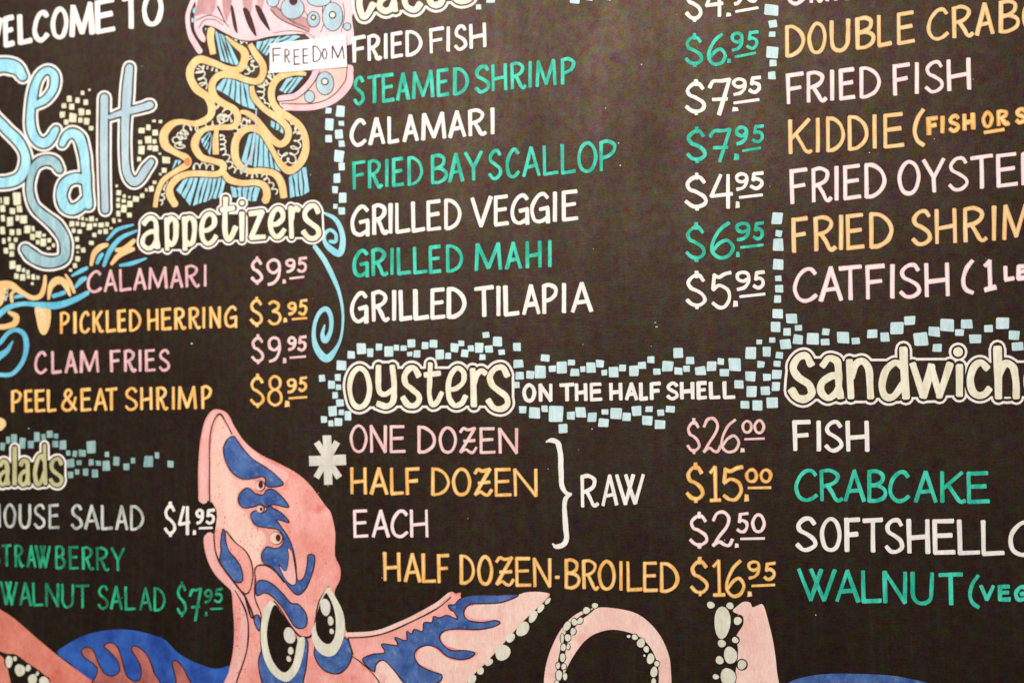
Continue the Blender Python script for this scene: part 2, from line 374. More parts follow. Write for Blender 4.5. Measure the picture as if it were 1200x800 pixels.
def glyph(ch, x0, x1, base, cap, w, font=G, grow=0, jit=.018, cap_style='soft'):
    """base(x), cap(x): picture y of the baseline and the cap line; x0..x1 outer extents"""
    hw = w/2*.9
    a, b = x0+hw, x1-hw
    if b-a < .5: a = b = (x0+x1)/2
    def pt(u, v):
        x = a+(b-a)*u
        y0, y1 = base(x)-hw, cap(x)+hw
        return (x+random.gauss(0, jit)*10*.3, y0+(y1-y0)*v+random.gauss(0, jit)*10*.3)
    out = []
    for kind, pts in font[ch]:
        P = [pt(*p) for p in pts]
        ww = w*random.uniform(.9, 1.06)
        if kind == 'L': P = [(P[0][0], P[0][1], ww*random.uniform(.9, 1.08)), (P[1][0], P[1][1], ww*random.uniform(.92, 1.12))]
        if kind == 'C': P = [(p[0], p[1], ww*random.uniform(.88, 1.06)) for p in P]
        elif kind == 'O': P = [(p[0], p[1], ww*random.uniform(.86, 1.06)) for p in P]
        out += stroke(P, ww, grow, cap_style, kind == 'O')
    return out
def line_fn(x0, y0, x1, y1): return lambda x: y0+(y1-y0)*(x-x0)/(x1-x0)
CORE = {'orange': .25, 'amber': .2, 'pink': .25, 'pinkwhite': .18, 'rose': .24}
def lettering(name, items, w, mat, label, more):
    """items: glyph calls; more(grow): extra polygons. Marker strokes have a denser edge and a paler middle."""
    st = random.getstate()
    polys = []
    for it in items: polys += glyph(*it[:5], it[5], G, 0, it[6])
    o = shape(name, polys + more(0), mat, board, 4, label)
    if mat in CORE:
        random.setstate(st); words = {}
        for it in items: words.setdefault(it[7], []).extend(glyph(*it[:5], it[5], G, -it[5]*CORE[mat], it[6]))
        words[max(words)] += more(-w*CORE[mat]*.8)
        for k in sorted(words): shape('stroke_middle', words[k], mat+'_core', o, 4.4)
    return o
THIN = {'white': .93, 'outline': .9, 'pinkwhite': .96, 'orange': .95, 'pink': .92, 'rose': .9, 'green2': .92, 'green': .96, 'white_thin': .9}
def text(name, s, xs, bl, cl, w, mat, label=None, extra=None):
    """xs: 'l,r l,r ...' extents of every letter; bl, cl: (x0, y0, x1, y1) of the base and cap lines"""
    ext = [tuple(float(v) for v in e.split(',')) for e in xs.split()]
    chars = s.replace(' ', ''); assert len(chars) == len(ext), (s, len(chars), len(ext))
    b, c = line_fn(*bl), line_fn(*cl); w *= THIN.get(mat, 1)
    return lettering(name, [(ch, l, r, b, c, w, .018, wd) for ch, (l, r), wd in zip(chars, ext, [i for i, q in enumerate(s.split()) for _ in q])], w, mat, label,
                     lambda g: [p for e in extra or [] for p in stroke(e, w*.8, g, 'soft', wob=.02)])
def price(s, boxes, dot, ul, w, mat, label):
    items = []; w *= THIN.get(mat, 1)
    for ch, (x0, x1, y0, y1), k in zip(s, boxes, range(9)):
        small = (y1-y0) < 27 and k >= len(s)-2
        items.append(('f' if ch == '5' and small else ch, x0, x1, lambda x, y=y1: y, lambda x, y=y0: y, w*(.95 if small else 1), .012, 0))
    def more(g):
        x0, x1, y0, y1 = dot; q = .12*(x1-x0); i = -g*.8
        return [[(x0+q+i, y0+i), (x1-q-i, y0+q+i), (x1-i, y1-q-i), (x0+i, y1-i)]] + stroke([(ul[0]+1, ul[1], w*.7), (ul[2]-1, ul[3], w*.75)], w, g, 'soft', wob=.02)
    return lettering('price', items, w, mat, label, more)

T = text
T('heading', 'WELCOME TO', '-24,3 4,18 21,39 38,58 59,81 82,111 112,136 142,165 166,192', (4, 56, 192, 29.5), (4, 20, 192, -13), 6.4, 'outline', 'white WELCOME TO lettering')
# second column
T('dish_name', 'FRIED FISH', '413,429 430.5,448 450,454.5 458,473 475,495 503,521 523,528 532,548 550,570', (413, 74.5, 570, 56), (413, 43, 570, 26), 4.4, 'white', 'white FRIED FISH lettering')
T('dish_name', 'STEAMED SHRIMP', '414,428 430,447.5 447.5,463 464,480.5 483,509 512,527 531,549.6 556,575 576,594.6 598,617.5 619,624 628,652.5 657,675', (414, 124, 675, 98.5), (414, 90, 675, 66.5), 4.2, 'green', 'green STEAMED SHRIMP lettering')
T('dish_name', 'CALAMARI', '410,430 431.5,451.5 454,468.5 471.5,491 494,523 525,546.5 548.5,571 574.5,580', (410, 173, 580, 158), (410, 140, 580, 125.5), 4.9, 'white', 'white CALAMARI lettering')
T('dish_name', 'FRIED BAY SCALLOP', '413,429 431,449 451.5,455.5 459.5,474 477.5,496 504.5,524.5 525,544 544,566 572,589 592.5,609.5 611.5,633.5 636,655 657,675.5 676,700.5 702,723', (413, 223, 723, 200), (413, 189, 723, 163), 4.1, 'green', 'green FRIED BAY SCALLOP lettering')
T('dish_name', 'GRILLED VEGGIE', '410.5,434 436,456 455.5,460.2 463,481.5 482,499 500,518 520.5,541 551.5,577 579,597 598,621 621,645 648,652.7 658.5,678.5', (410, 278, 678, 258.5), (410, 241, 678, 222), 4.9, 'white', 'white GRILLED VEGGIE lettering')
T('dish_name', 'GRILLED MAHI', '413,433 435,455.5 457.5,461.7 465,482.5 484,502 502.5,518 522.5,543 556.5,588.5 591.5,612 616,635 641.5,647.5', (413, 325.5, 648, 313.5), (413, 292, 648, 280.5), 4.5, 'green', 'green GRILLED MAHI lettering')
T('dish_name', 'GRILLED TILAPIA', '410,432.5 435,457.5 459,465 467.5,484 484.5,503.5 504.5,523 523.5,546.5 555,579.5 581,587.5 590,609.5 611.5,633.5 635,654.5 658,664 668.5,695', (410, 379, 695, 366), (410, 341.5, 695, 329.5), 5.3, 'white', 'white GRILLED TILAPIA lettering')
T('heading', 'ON THE HALF SHELL', '612,628.6 631,648 655,674 673.6,688.6 691,706.6 714,729.6 732,748 749,760 761.6,775 780.6,796 797,814 816.4,829.4 831,845 847,862.4', (612, 471.5, 862, 467.5), (612, 449, 862, 446), 4.8, 'white', 'white ON THE HALF SHELL lettering')
T('dish_name', 'ONE DOZEN', '409.4,431.4 433,454 456.6,476 489,511 513.6,536 537.6,560 562,581.6 583.6,608', (409, 530.5, 608, 532), (409, 496.5, 608, 501), 4.1, 'pink', 'pink ONE DOZEN lettering')
T('dish_name', 'HALF DOZEN', '410.4,430.4 433,455.4 457,474.4 475,492.4 505,527.6 529,553 554.4,578 579.4,600.6 601,631', (410, 579.5, 631, 582.5), (410, 546.5, 631, 548), 4.5, 'orange', 'orange HALF DOZEN lettering')
T('dish_name', 'EACH', '414,432.4 435.4,457 457.6,479 480.4,502.4', (414, 630, 502, 630), (414, 596.5, 502, 596), 4.1, 'pinkwhite', 'pink EACH lettering')
T('dish_name', 'RAW', '680,702.4 704.4,724.6 721,755.6', (680, 595, 756, 590.4), (680, 555.5, 756, 554.4), 4.6, 'white', 'white RAW lettering')
T('dish_name', 'HALF DOZEN-BROILED', '449,470 472.8,494 494,512 512,527.4 538.5,557 558.7,578.5 579.6,603.7 603.7,623.5 624,647 649.4,656.8 661,680.3 681.8,702.8 700,722.3 724.6,730.9 733.8,753.4 753.4,772 773,796', (449, 681, 796, 695), (449, 645.5, 796, 658.5), 4.6, 'orange', 'orange HALF DOZEN-BROILED lettering')
# left column
T('dish_name', 'CALAMARI', '101.6,120 121.4,138 139.6,155 156,172 174,197 199,215 217,235 238.4,243', (101, 344, 244, 336), (101, 317, 244, 309), 3.9, 'rose', 'dull pink CALAMARI lettering')
T('dish_name', 'PICKLED HERRING', '70,82.6 86,90 93,106 108,122.5 124,137 137.6,149 151,166 172.4,186.4 189,202 204,219 221,236 237,241 245,259.6 262.4,279', (70, 392, 279, 384), (70, 365, 279, 357.5), 4.1, 'orange', 'orange PICKLED HERRING lettering')
T('dish_name', 'CLAM FRIES', '40,55.6 60,73 75.6,91 93.6,116.6 129,142 145,160.4 162.4,166.4 170,183 186,200', (40, 438.5, 200, 435), (40, 411, 200, 408.5), 4, 'rose', 'dull pink CLAM FRIES lettering')
T('dish_name', 'PEEL&EAT SHRIMP', '13,26.4 28.6,39.4 41,54 55,67 71.4,91 94.4,108 109.6,126 123,138.4 146,162.4 164.4,179 183,198 201,205.6 208.4,231 235.6,249', (13, 483.5, 249, 479.5), (13, 456.5, 249, 451), 4, 'orange', 'orange PEEL and EAT SHRIMP lettering')
T('dish_name', 'HOUSE', '-13,1 4,19.6 22,37 39.4,54 57,70.4', (-13, 618, 169, 621.5), (-13, 589, 169, 591.5), 3.7, 'white_thin', 'thin white HOUSE lettering')
T('dish_name', 'SALAD', '83,97.6 98.4,117 118.4,133 135,150.4 152.4,169', (-13, 618, 169, 621.5), (-13, 589, 169, 591.5), 3.7, 'white_thin', 'thin white SALAD lettering')
T('dish_name', 'STRAWBERRY', '-12,1 2,14 17,29 31,43 41,60 64.4,77 81,93 96,111 112.4,129 130,146.6', (-12, 663, 147, 669.5), (-12, 636.5, 147, 641), 3.4, 'green2', 'dark green STRAWBERRY lettering')
T('dish_name', 'WALNUT SALAD', '0,21 22.4,37.4 38,51.6 53,70 71.6,87.4 88,105.6 114.4,128 129,144 146,160 163,178.6 180,194.4', (0, 708.5, 195, 716.5), (0, 680, 195, 688), 3.4, 'green2', 'dark green WALNUT SALAD lettering')
# right column
T('dish_name', 'CRAB', '921,944 948,965 967,982 988,1006', (921, 8, 1006, -1), (921, -28, 1006, -37), 5, 'pinkwhite', 'pale pink lettering cut by the top of the picture')
T('dish_name', 'DOUBLE CRABC', '919.5,943.7 945.5,969.5 972,997 1001.7,1025.7 1027.5,1046 1050.7,1073 1085.5,1112.5 1115,1142 1142,1165.5 1169.5,1195 1197,1222', (919, 68.5, 1195, 37.5), (919, 30, 1195, -2), 5.1, 'amber', 'pale orange DOUBLE CRAB lettering')
T('dish_name', 'FRIED FISH', '921,942.5 944.5,970 972.5,978 983,1003 1006.7,1032.5 1046,1067 1071,1078 1083,1107 1109.5,1138', (921, 123.5, 1138, 106), (921, 86, 1138, 67), 5.2, 'pinkwhite', 'pale pink FRIED FISH lettering')
T('dish_name', 'KIDDIE', '923,953 955,961.7 967.5,990.5 993,1018 1022,1028 1035,1060.5', (923, 182, 1060, 173), (923, 139.5, 1060, 131.5), 5, 'amber', 'pale orange KIDDIE lettering')
T('dish_name', '(', '1068.7,1084.5', (1068, 172.5, 1085, 172.5), (1068, 127, 1085, 127), 5, 'amber')
T('dish_name', 'FISH OR S', '1085.5,1100 1101,1107.5 1110.5,1126 1127.5,1143 1149.5,1165 1167,1184 1189,1204', (1085, 160, 1204, 145), (1085, 137, 1204, 125), 6, 'orange', 'bold small FISH OR lettering', [[(1154, 155.5), (1176, 152)]])
T('dish_name', 'FRIED OYSTER', '925.5,947 950.5,976 977.5,983 988,1010 1012.5,1038.7 1051,1079.5 1080.5,1108 1110.5,1136 1136,1164.5 1167.5,1193.7 1196,1222', (925, 240.5, 1194, 218.5), (925, 198, 1194, 178), 5.2, 'pinkwhite', 'pale pink FRIED OYSTER lettering')
T('dish_name', 'FRIED SHRIMP', '927.5,947.5 953,981 982.5,988.7 991,1014 1018,1047 1067.5,1093 1095,1121.7 1128,1158 1161,1168.7 1174.5,1207 1211,1234', (927, 297.5, 1207, 280.5), (927, 254.5, 1207, 237.5), 5.4, 'amber', 'pale orange FRIED SHRIMP lettering')
T('dish_name', 'CATFISH', '928.7,958.7 959,988 982,1011 1014,1037.5 1041.7,1050 1053,1080.5 1083,1113', (928, 355.5, 1113, 348), (928, 313, 1113, 306.5), 5.6, 'pinkwhite', 'pale pink CATFISH lettering')
T('dish_name', '(1', '1125,1142.5 1150.7,1168.7', (1125, 349, 1169, 339), (1125, 303, 1169, 303.5), 6.2, 'pinkwhite')
T('dish_name', 'LE', '1175.7,1190 1191,1206', (1175, 330.5, 1206, 327.5), (1175, 310.5, 1206, 309), 6, 'pinkwhite')
T('dish_name', 'FISH', '928.7,950.7 955.5,963.7 965.5,989 991,1018.7', (929, 529, 1019, 530), (929, 491.5, 1019, 492), 5.7, 'white', 'white FISH lettering')
T('dish_name', 'CRABCAKE', '930.5,959 960,988.7 988,1014.5 1015.5,1039.5 1040.5,1067 1070.5,1098.7 1101,1132.5 1133,1160.5', (930, 587.5, 1160, 590), (930, 548, 1160, 552), 5, 'green', 'green CRABCAKE lettering')
T('dish_name', 'SOFTSHELL C', '931.7,958.7 960,987 989.5,1008.7 1010,1035.7 1036,1060.5 1062.5,1090 1093,1120.7 1121.7,1149.5 1149.5,1178 1181,1214', (931, 645.5, 1178, 651.5), (931, 604.5, 1178, 608.5), 5.9, 'white', 'white SOFTSHELL lettering')
T('dish_name', 'WALNUT', '934,980.5 978,1008 1009,1034 1034,1063.7 1066.7,1095 1099,1129', (934, 704, 1129, 709.5), (934, 664.5, 1129, 670.5), 5.1, 'green', 'green WALNUT lettering')
T('dish_name', '(', '1133.7,1148.7', (1133, 713, 1149, 713), (1133, 672, 1149, 672), 4.8, 'green')
T('dish_name', 'VEG', '1147.5,1166 1169.5,1185 1188,1205', (1147, 704, 1205, 704.5), (1147, 684, 1205, 685), 5, 'green', 'small green lettering beginning VEG')
price('$495', [(802.6, 824, -18, 27), (826, 848.5, -17, 21), (858.6, 871, -15, 7), (875.6, 889, -18, 3.5)], (851, 857, 15, 20), (861.6, 14, 889, 9.5), 4.8, 'white', 'white price cut by the top of the picture')
price('$695', [(802, 825, 38.5, 79.6), (827.5, 852, 39, 77.5), (855.5, 872, 37.6, 61), (874, 889.6, 36.5, 58.6)], (852, 857, 69, 74.5), (861, 67, 886, 62.5), 4.4, 'green', 'green price 6.95 at the top')
price('$795', [(802, 828.4, 92.4, 136), (829.6, 857, 91.4, 136), (857, 875.6, 91, 113), (876.5, 892.6, 89.5, 110)], (858, 865.6, 125.5, 131), (859.5, 121, 890, 117), 5, 'white', 'white price 7.95')
price('$795', [(803.6, 829, 148, 192), (830.5, 857.6, 150, 191), (860.6, 877, 147.6, 170.5), (880.5, 896, 146.5, 168)], (860, 866.5, 180, 188), (869.6, 177, 892, 173.6), 4.5, 'green', 'green price 7.95 of the middle column')
price('$495', [(801.6, 830.4, 201.6, 247.6), (831.6, 859.6, 203.5, 245.6), (860.6, 877.6, 202, 224), (878, 895.6, 201.5, 222.5)], (862, 867, 236, 244), (866, 231.5, 894, 228.5), 4.9, 'white', 'white price 4.95 of the middle column')
price('$695', [(802.6, 828, 260, 307.6), (831, 861, 259.6, 304), (861, 880, 260, 283), (881.6, 896, 260, 281.6)], (862.5, 867, 295, 301.6), (867.5, 290, 895, 287), 4.5, 'green', 'green price 6.95 beside the column of squares')
price('$595', [(803, 829, 316.6, 363), (832.5, 858, 317, 362), (861, 880, 317, 341), (881.6, 897, 317.5, 339)], (859, 865, 352, 359.6), (866.5, 347.6, 897, 344.5), 4.9, 'white', 'white price 5.95')
price('$2600', [(804, 821.6, 489, 532.5), (822.5, 846, 488.5, 531), (843, 867.6, 490, 531), (868.6, 882.5, 491.5, 508), (882.5, 897, 491, 508.6)], (867.6, 873, 524.5, 530), (872, 514.4, 896.5, 513.6), 4.1, 'pink', 'pink price 26.00')
price('$1500', [(803, 826.4, 540.6, 589.6), (829.6, 846, 545, 588), (845.5, 871.6, 544.5, 587), (872.6, 889, 548, 566), (889.6, 905.5, 548, 566)], (872, 878, 578.5, 587.6), (876, 571.4, 904, 571), 4.9, 'orange', 'orange price 15.00')
price('$250', [(807, 831, 598.4, 643), (833, 860, 598, 641), (862.4, 878, 600, 624.4), (880, 897.6, 601, 624.4)], (861, 866, 636, 641.6), (867.4, 631, 896.6, 630.4), 4.4, 'pinkwhite', 'pale pink price 2.50')
price('$1695', [(808, 831.5, 651.3, 699), (833.3, 850.8, 654.7, 698.6), (848.6, 873.8, 655, 700), (874.9, 891.8, 655.8, 678.8), (894, 909.8, 658, 680)], (875.6, 881.6, 692, 699), (880.5, 686, 908.6, 684.8), 4.7, 'orange', 'orange price 16.95')
price('$995', [(293.6, 309, 300, 334), (311.4, 330, 303, 335), (334, 347, 303, 320), (347.6, 360.6, 301, 319.6)], (331, 335.6, 327, 332.4), (339, 326.4, 357, 324.4), 4, 'pink', 'pink price 9.95 under the appetizers heading')
price('$395', [(292.4, 309, 347, 383.6), (313.6, 330.4, 351.6, 381), (336.4, 348.4, 353.6, 369.6), (349, 361, 350.5, 369.6)], (332, 337, 372, 378), (342, 374, 360.4, 372.6), 4, 'orange', 'orange price 3.95')
price('$995', [(294, 310.4, 391, 427), (313, 330, 394, 425), (336.4, 348, 394, 411), (348, 360, 393.3, 411.6)], (331.6, 336, 419, 425.6), (339.4, 419, 359, 417.6), 4, 'pink', 'pink price 9.95 between the two orange prices')
price('$895', [(292.4, 311, 437, 478.4), (313, 332, 439, 476.4), (335.4, 348.4, 443, 461), (349, 360.6, 441, 459)], (333.6, 340, 469, 477), (338, 466.6, 360.4, 465), 4.1, 'orange', 'orange price 8.95')
price('$495', [(192, 207, 587, 629), (208.7, 223.6, 592, 627), (229, 239.4, 595.7, 614), (240.6, 252.5, 596, 614)], (226, 230, 620.6, 626.4), (233, 618.5, 249.5, 618), 3.9, 'white', 'white price 4.95 at the octopus')
price('$795', [(207, 219.5, 680, 723), (221.5, 237, 688, 728), (239, 249.5, 689.8, 706.4), (250.4, 262, 688.7, 705.9)], (240, 243.4, 716, 721.6), (245.7, 713, 262, 712.5), 3.4, 'green2', 'green price 7.95 at the octopus')

shape('brace', stroke([(640.6, 517.4, 2), (646, 515.6, 5), (653, 518, 6), (656, 526, 6), (657.4, 540, 6), (657.6, 556, 6), (659, 570, 5.5), (664, 577.5, 4.5), (669, 578.5, 3)], 5)
      + stroke([(669, 579, 3), (663, 584, 5), (661.6, 596, 5.5), (663, 616, 6), (664, 630, 6), (660, 638, 6), (652, 640, 5), (648, 637, 2)], 5), 'white', board, 4)
shape('asterisk', sum([stroke(conv(p, 200, 460, 5.714), w_, 0, 'flat', wob=.04) for p, w_ in (
    ([(1047, 285), (1057, 615)], 10), ([(928, 457), (1175, 448)], 12), ([(978, 330), (1130, 568)], 7.5), ([(1116, 328), (976, 568)], 7.5))], []), 'bone', board, 4)

# ------------------------------------------------------------------ outlined headings
def hull(pts):
    pts = sorted(set(pts))
    def half(ps):
        h = []
        for p in ps:
            while len(h) > 1 and (h[-1][0]-h[-2][0])*(p[1]-h[-2][1])-(h[-1][1]-h[-2][1])*(p[0]-h[-2][0]) <= 0: h.pop()
            h.append(p)
        return h
    a, b = half(pts), half(pts[::-1]); return a[:-1]+b[:-1]
def outlined(label, letters, w, gap, ring, mat):
    """letters: (char, x0, x1, ytop, ybottom); '*' is the dot of the i"""
    outer, inner, heads = [], [], []
    for ch, x0, x1, y0, y1 in letters:
        st = random.getstate()
        if ch == '*':
            g = [disc((x0+x1)/2, (y0+y1)/2, (x1-x0)/2, (y1-y0)/2)]
            outer.append(disc((x0+x1)/2, (y0+y1)/2, (x1-x0)/2+gap+ring, (y1-y0)/2+gap+ring, 18))
            inner.append(disc((x0+x1)/2, (y0+y1)/2, (x1-x0)/2+gap, (y1-y0)/2+gap, 18))
        else:
            g = glyph(ch, x0, x1, lambda x: y1, lambda x: y0, w, H, 0, .012); 
            random.setstate(st); outer += glyph(ch, x0, x1, lambda x: y1, lambda x: y0, w, H, gap+ring, .012, 'round')
            random.setstate(st); inn = glyph(ch, x0, x1, lambda x: y1, lambda x: y0, w, H, gap, .012, 'round')
            inner += inn
            hl = hull([p for q in g for p in q]) if ch in 'asoecnyzpw' else ([(x0+w/2, y0+(y1-y0)*.45), (x1-w/2, y0+(y1-y0)*.45), (x1-w/2, y1-w/2), (x0+w/2, y1-w/2)] if ch in 'dh' else None)
            if hl:
                inner.append(hl); outer.append(hl); outer += stroke(hl, (gap+ring)*1.7, closed=True, wob=.02); inner += stroke(hl, gap*1.2, closed=True, wob=.02)
        heads.append(g)
    for (c1, a0, a1, t0, b0), (c2, e0, e1, t1, b1) in zip(letters, letters[1:]):
        if '*' in (c1, c2): continue
        inner.append([((a0+a1)/2, max(t0, t1)+4), ((e0+e1)/2, max(t0, t1)+4), ((e0+e1)/2, min(b0, b1)-3), ((a0+a1)/2, min(b0, b1)-3)])
        outer.append([((a0+a1)/2, max(t0, t1)+4-ring), ((e0+e1)/2, max(t0, t1)+4-ring), ((e0+e1)/2, min(b0, b1)-3+ring), ((a0+a1)/2, min(b0, b1)-3+ring)])
    hd = shape('heading', outer, 'outline', board, 4, label)
    shape('letter_gap', inner, 'board', hd, 5)  # board-black gap between the letters and their white outline
    for g in heads: shape('letter', g, mat, hd, 6)
outlined('cream tacos heading with white outline', [('t', 413, 441, -34, 24), ('a', 441, 468, -22, 17), ('c', 470, 496, -24, 15), ('o', 498, 524, -29, 10), ('s', 527, 556, -33, 5)], 7.5, 2, 3, 'cream')
outlined('cream appetizers heading with white outline', [('a', 164, 189, 253, 294), ('p', 191.5, 210, 253, 295), ('p', 212.5, 231.5, 252, 295), ('e', 233, 256, 248, 288), ('t', 257, 279, 230, 284),
    ('i', 280, 287.5, 247, 284), ('*', 281, 287, 235, 241), ('z', 290, 313, 245, 283), ('e', 314, 336, 242, 280), ('r', 337, 353, 240, 281), ('s', 353, 378, 238.5, 282)], 6.1, 1.6, 2.2, 'cream')
outlined('cream oysters heading with white outline', [('o', 406, 437, 428, 480), ('y', 438, 467.5, 426, 479), ('s', 469, 496, 428, 478), ('t', 495.6, 521, 423, 478), ('e', 521.5, 549, 428, 478), ('r', 549, 572, 430, 478), ('s', 569, 600, 427, 482)], 6.9, 2.4, 2.8, 'cream')
outlined('cream sandwich heading with white outline', [('s', 923.5, 957, 413, 471), ('a', 957, 990, 416, 470), ('n', 990, 1026, 419, 469), ('d', 1028, 1067, 405, 469), ('w', 1066, 1117, 423, 468), ('i', 1119, 1129.5, 425, 466),
    ('*', 1117, 1128.5, 406.5, 418), ('c', 1132, 1163, 421, 467), ('h', 1163, 1197, 404, 469), ('e', 1199, 1228, 421, 467), ('s', 1231, 1258, 421, 467)], 8.6, 2.4, 2.8, 'cream')
outlined('olive salads heading with white outline', [('s', -20, -3, 538, 571), ('a', -3, 12.5, 538, 570), ('l', 14.5, 20.5, 522, 569), ('a', 21, 36.5, 537, 570), ('d', 38.5, 56.5, 519, 569), ('s', 57, 76, 535, 570)], 5, 1.6, 2.2, 'cream2')

# ------------------------------------------------------------------ the big light blue words at the left
SEA = [
 ('cyan', [[(27, 90, 11), (20, 81, 15), (8, 77, 17), (-6, 79, 16), (-17, 89, 14), (-20, 106, 13), (-9, 134, 12), (7, 151, 12), (21, 165, 12), (29.5, 180, 11), (30, 195, 12), (23, 208, 13), (9, 214, 13), (-8, 214, 13)]]),
 ('cyan', [[(42, 123, 8), (54, 116.5, 9), (63, 104, 10), (64, 90, 10), (57, 83, 9), (48, 87.5, 9), (41.5, 101, 10), (38, 117, 11), (36, 135, 10), (37, 152, 11), (43, 164, 12), (52, 168, 12), (60, 162, 11), (66, 152, 8.5)]]),
 ('cyan', [[(73, 169, 8), (78, 160, 10), (86, 156.5, 12), (94, 163, 13), (98.5, 179, 12), (101, 200, 11), (102, 220, 11), (104, 241, 10)],
           [(99, 211, 12), (88, 209, 12), (77, 215, 13), (72.5, 228, 13), (76, 241, 13), (85, 246, 13), (95, 241, 12), (101, 234, 10)]]),
 ('grey_cyan', [[(70, 199, 9), (64, 190.5, 12), (54, 188, 12), (44, 192, 11), (38, 202, 9), (35, 218, 8.5), (36.5, 232, 9), (42, 244, 10), (53, 254, 12), (66, 265, 14), (75, 279, 13), (77, 293, 12), (74, 303, 12), (62, 307.5, 13), (48, 305.5, 14), (37, 299, 14), (30, 292, 11)]]),
 ('grey_cyan2', [[(122.5, 115, 10.5), (122, 180, 10), (123.5, 246, 9.5)]]),
 ('grey_cyan2', [[(152, 79.5, 9.5), (149, 110, 12), (147, 150, 10), (147, 185, 9.5), (149.5, 204, 10), (156.5, 213, 11), (164.5, 209, 10), (171.5, 198, 10), (177.5, 190, 8)], [(129, 137.5, 6), (145, 132, 8), (165, 127, 9), (176, 123.5, 10)]]),
]
def several(paths, grow=0, cap='round'):
    out = []
    for p in paths: out += stroke([(q[0], q[1], q[2]*(.9 if grow or cap == 'sea' else 1)) for q in p], 8, grow, 'round', wob=.04)
    return out
st = random.getstate(); so = []
for m_, ps in SEA: so += several(ps, 4.4)
sign = shape('heading', so, 'outline', board, 3, 'light blue sea salt lettering with white outline')
random.setstate(st); si = []
for m_, ps in SEA: si += several(ps, 2.0)
shape('letter_gap', si, 'board', sign, 4)  # same board-black gap inside the white outline
random.setstate(st)
for m_, ps in SEA: shape('letter', several(ps, 0, 'sea'), m_, sign, 5)

# ------------------------------------------------------------------ little painted squares
SQ = []
def sq(ox, oy, s, mat, lst):
    for a in lst: SQ.append((a[0]/s+ox, a[1]/s+oy, a[2]/s+ox, a[3]/s+oy, mat))
sq(380, 110, 5, 'square', [(5,82,45,118),(68,70,122,138),(2,142,58,215),(82,158,118,190),(62,210,110,265),(5,240,47,285),(84,272,122,313),(55,330,118,402),(82,403,122,452),(53,465,96,523),(45,540,82,585),(85,577,133,642),(50,642,80,677),(82,663,125,710)])
sq(740, 0, 5.714, 'square', [(892,28,988,110),(916,132,976,187),(918,210,965,250),(900,312,984,392),(922,400,975,448),(912,478,967,535),(915,-26,950,2)])
sq(740, 250, 5, 'square', [(822,-5,886,66),(842,98,884,140),(828,148,892,220),(828,266,895,334),(840,362,880,398),(840,415,893,465),(832,477,880,525)])
sq(740, 360, 5, 'square', [(825,8,890,67),(905,35,972,95),(816,85,876,146),(886,120,935,166),(955,103,1003,140),(868,184,938,246),(945,158,1006,218),(1025,148,1100,221),(1115,122,1163,165),(1108,182,1163,224),(803,174,846,208),(730,188,768,218),(664,228,735,302),(768,230,818,291),(843,260,892,302),(735,313,782,356),(830,312,875,349),(664,375,727,435),(770,387,820,433),(822,365,882,422),(600,423,660,480),(820,436,872,490),(670,457,735,525),(756,463,814,516),(638,545,693,594),(705,541,770,605),(792,524,863,594),(568,296,642,375),(502,296,546,339),(515,358,573,405),(442,313,500,376),(369,345,437,400),(318,290,370,336),(302,340,345,380),(250,350,300,396),(242,236,306,299),(181,310,246,377),(90,285,137,330),(125,357,172,396),(37,318,90,364),(81,577,127,615),(150,597,195,637),(200,573,256,618),(60,634,123,690),(133,658,198,715)])
sq(560, 380, 5, 'square', [(88,70,145,130),(25,43,70,80),(205,105,252,160),(40,122,90,168),(118,144,162,180),(207,205,268,255),(218,275,270,325),(202,335,248,375),(282,270,332,320),(333,240,402,320),(368,175,422,220),(414,238,460,280),(460,215,524,291),(526,205,570,243),(541,256,596,305),(598,243,633,280),(636,221,693,287),(691,206,740,253),(722,264,760,300),(765,249,825,310),(826,233,870,277),(240,475,286,523),(297,484,366,554),(370,473,412,515),(418,478,500,570),(470,580,527,638),(522,509,572,560),(573,482,635,546),(642,515,697,573),(705,548,767,605),(724,493,768,530),(777,485,842,555),(845,517,898,568),(883,240,945,303),(900,478,960,535)])
sq(380, 380, 5, 'square', [(190,108,246,175),(136,153,182,203),(250,140,290,192),(300,110,341,155),(350,128,405,188),(405,116,442,155),(447,120,484,156),(487,84,537,137),(483,158,520,188),(522,150,567,195),(570,102,613,146),(615,87,665,138),(650,146,706,206),(707,165,746,206),(738,110,790,166),(785,93,823,128),(802,147,848,195),(840,122,880,160),(881,104,933,166),(907,173,948,210),(72,210,130,270),(59,288,100,333),(20,327,65,380),(66,350,103,386),(45,393,81,435),(68,435,116,483),(24,475,76,537),(83,498,117,533),(118,505,160,565),(60,546,108,598),(22,560,56,598)])
sq(200, 400, 5, 'square', [(868,193,907,238),(880,435,918,478)])
sq(900, 340, 4, 'square', [(323,195,380,250),(390,220,432,253),(463,183,514,226),(525,197,570,243),(573,147,638,205),(637,120,692,165),(680,198,750,262),(770,250,815,290),(752,170,808,218),(808,134,872,195),(875,182,920,217),(903,137,960,180),(942,205,1000,250),(1012,160,1057,197),(1070,125,1133,182),(1126,187,1180,232),(1140,240,1197,285)])
sq(0, 420, 5, 'square2', [(0,490,32,540),(33,455,62,500),(63,440,103,493),(112,460,153,530),(163,478,200,528),(197,428,237,487),(240,440,270,478),(273,420,312,467),(316,437,344,470),(306,478,343,522),(348,478,390,535),(386,536,416,570),(425,536,455,577),(461,532,505,575),(506,480,562,558),(612,543,642,577),(388,587,436,638),(448,593,480,625),(518,585,552,628),(560,596,595,628),(598,596,646,657),(663,573,703,627),(722,612,760,655),(766,578,794,615),(842,566,898,636),(905,547,935,587),(980,596,1022,640),(396,660,432,703),(438,645,468,682),(484,642,520,688),(537,645,577,698)])
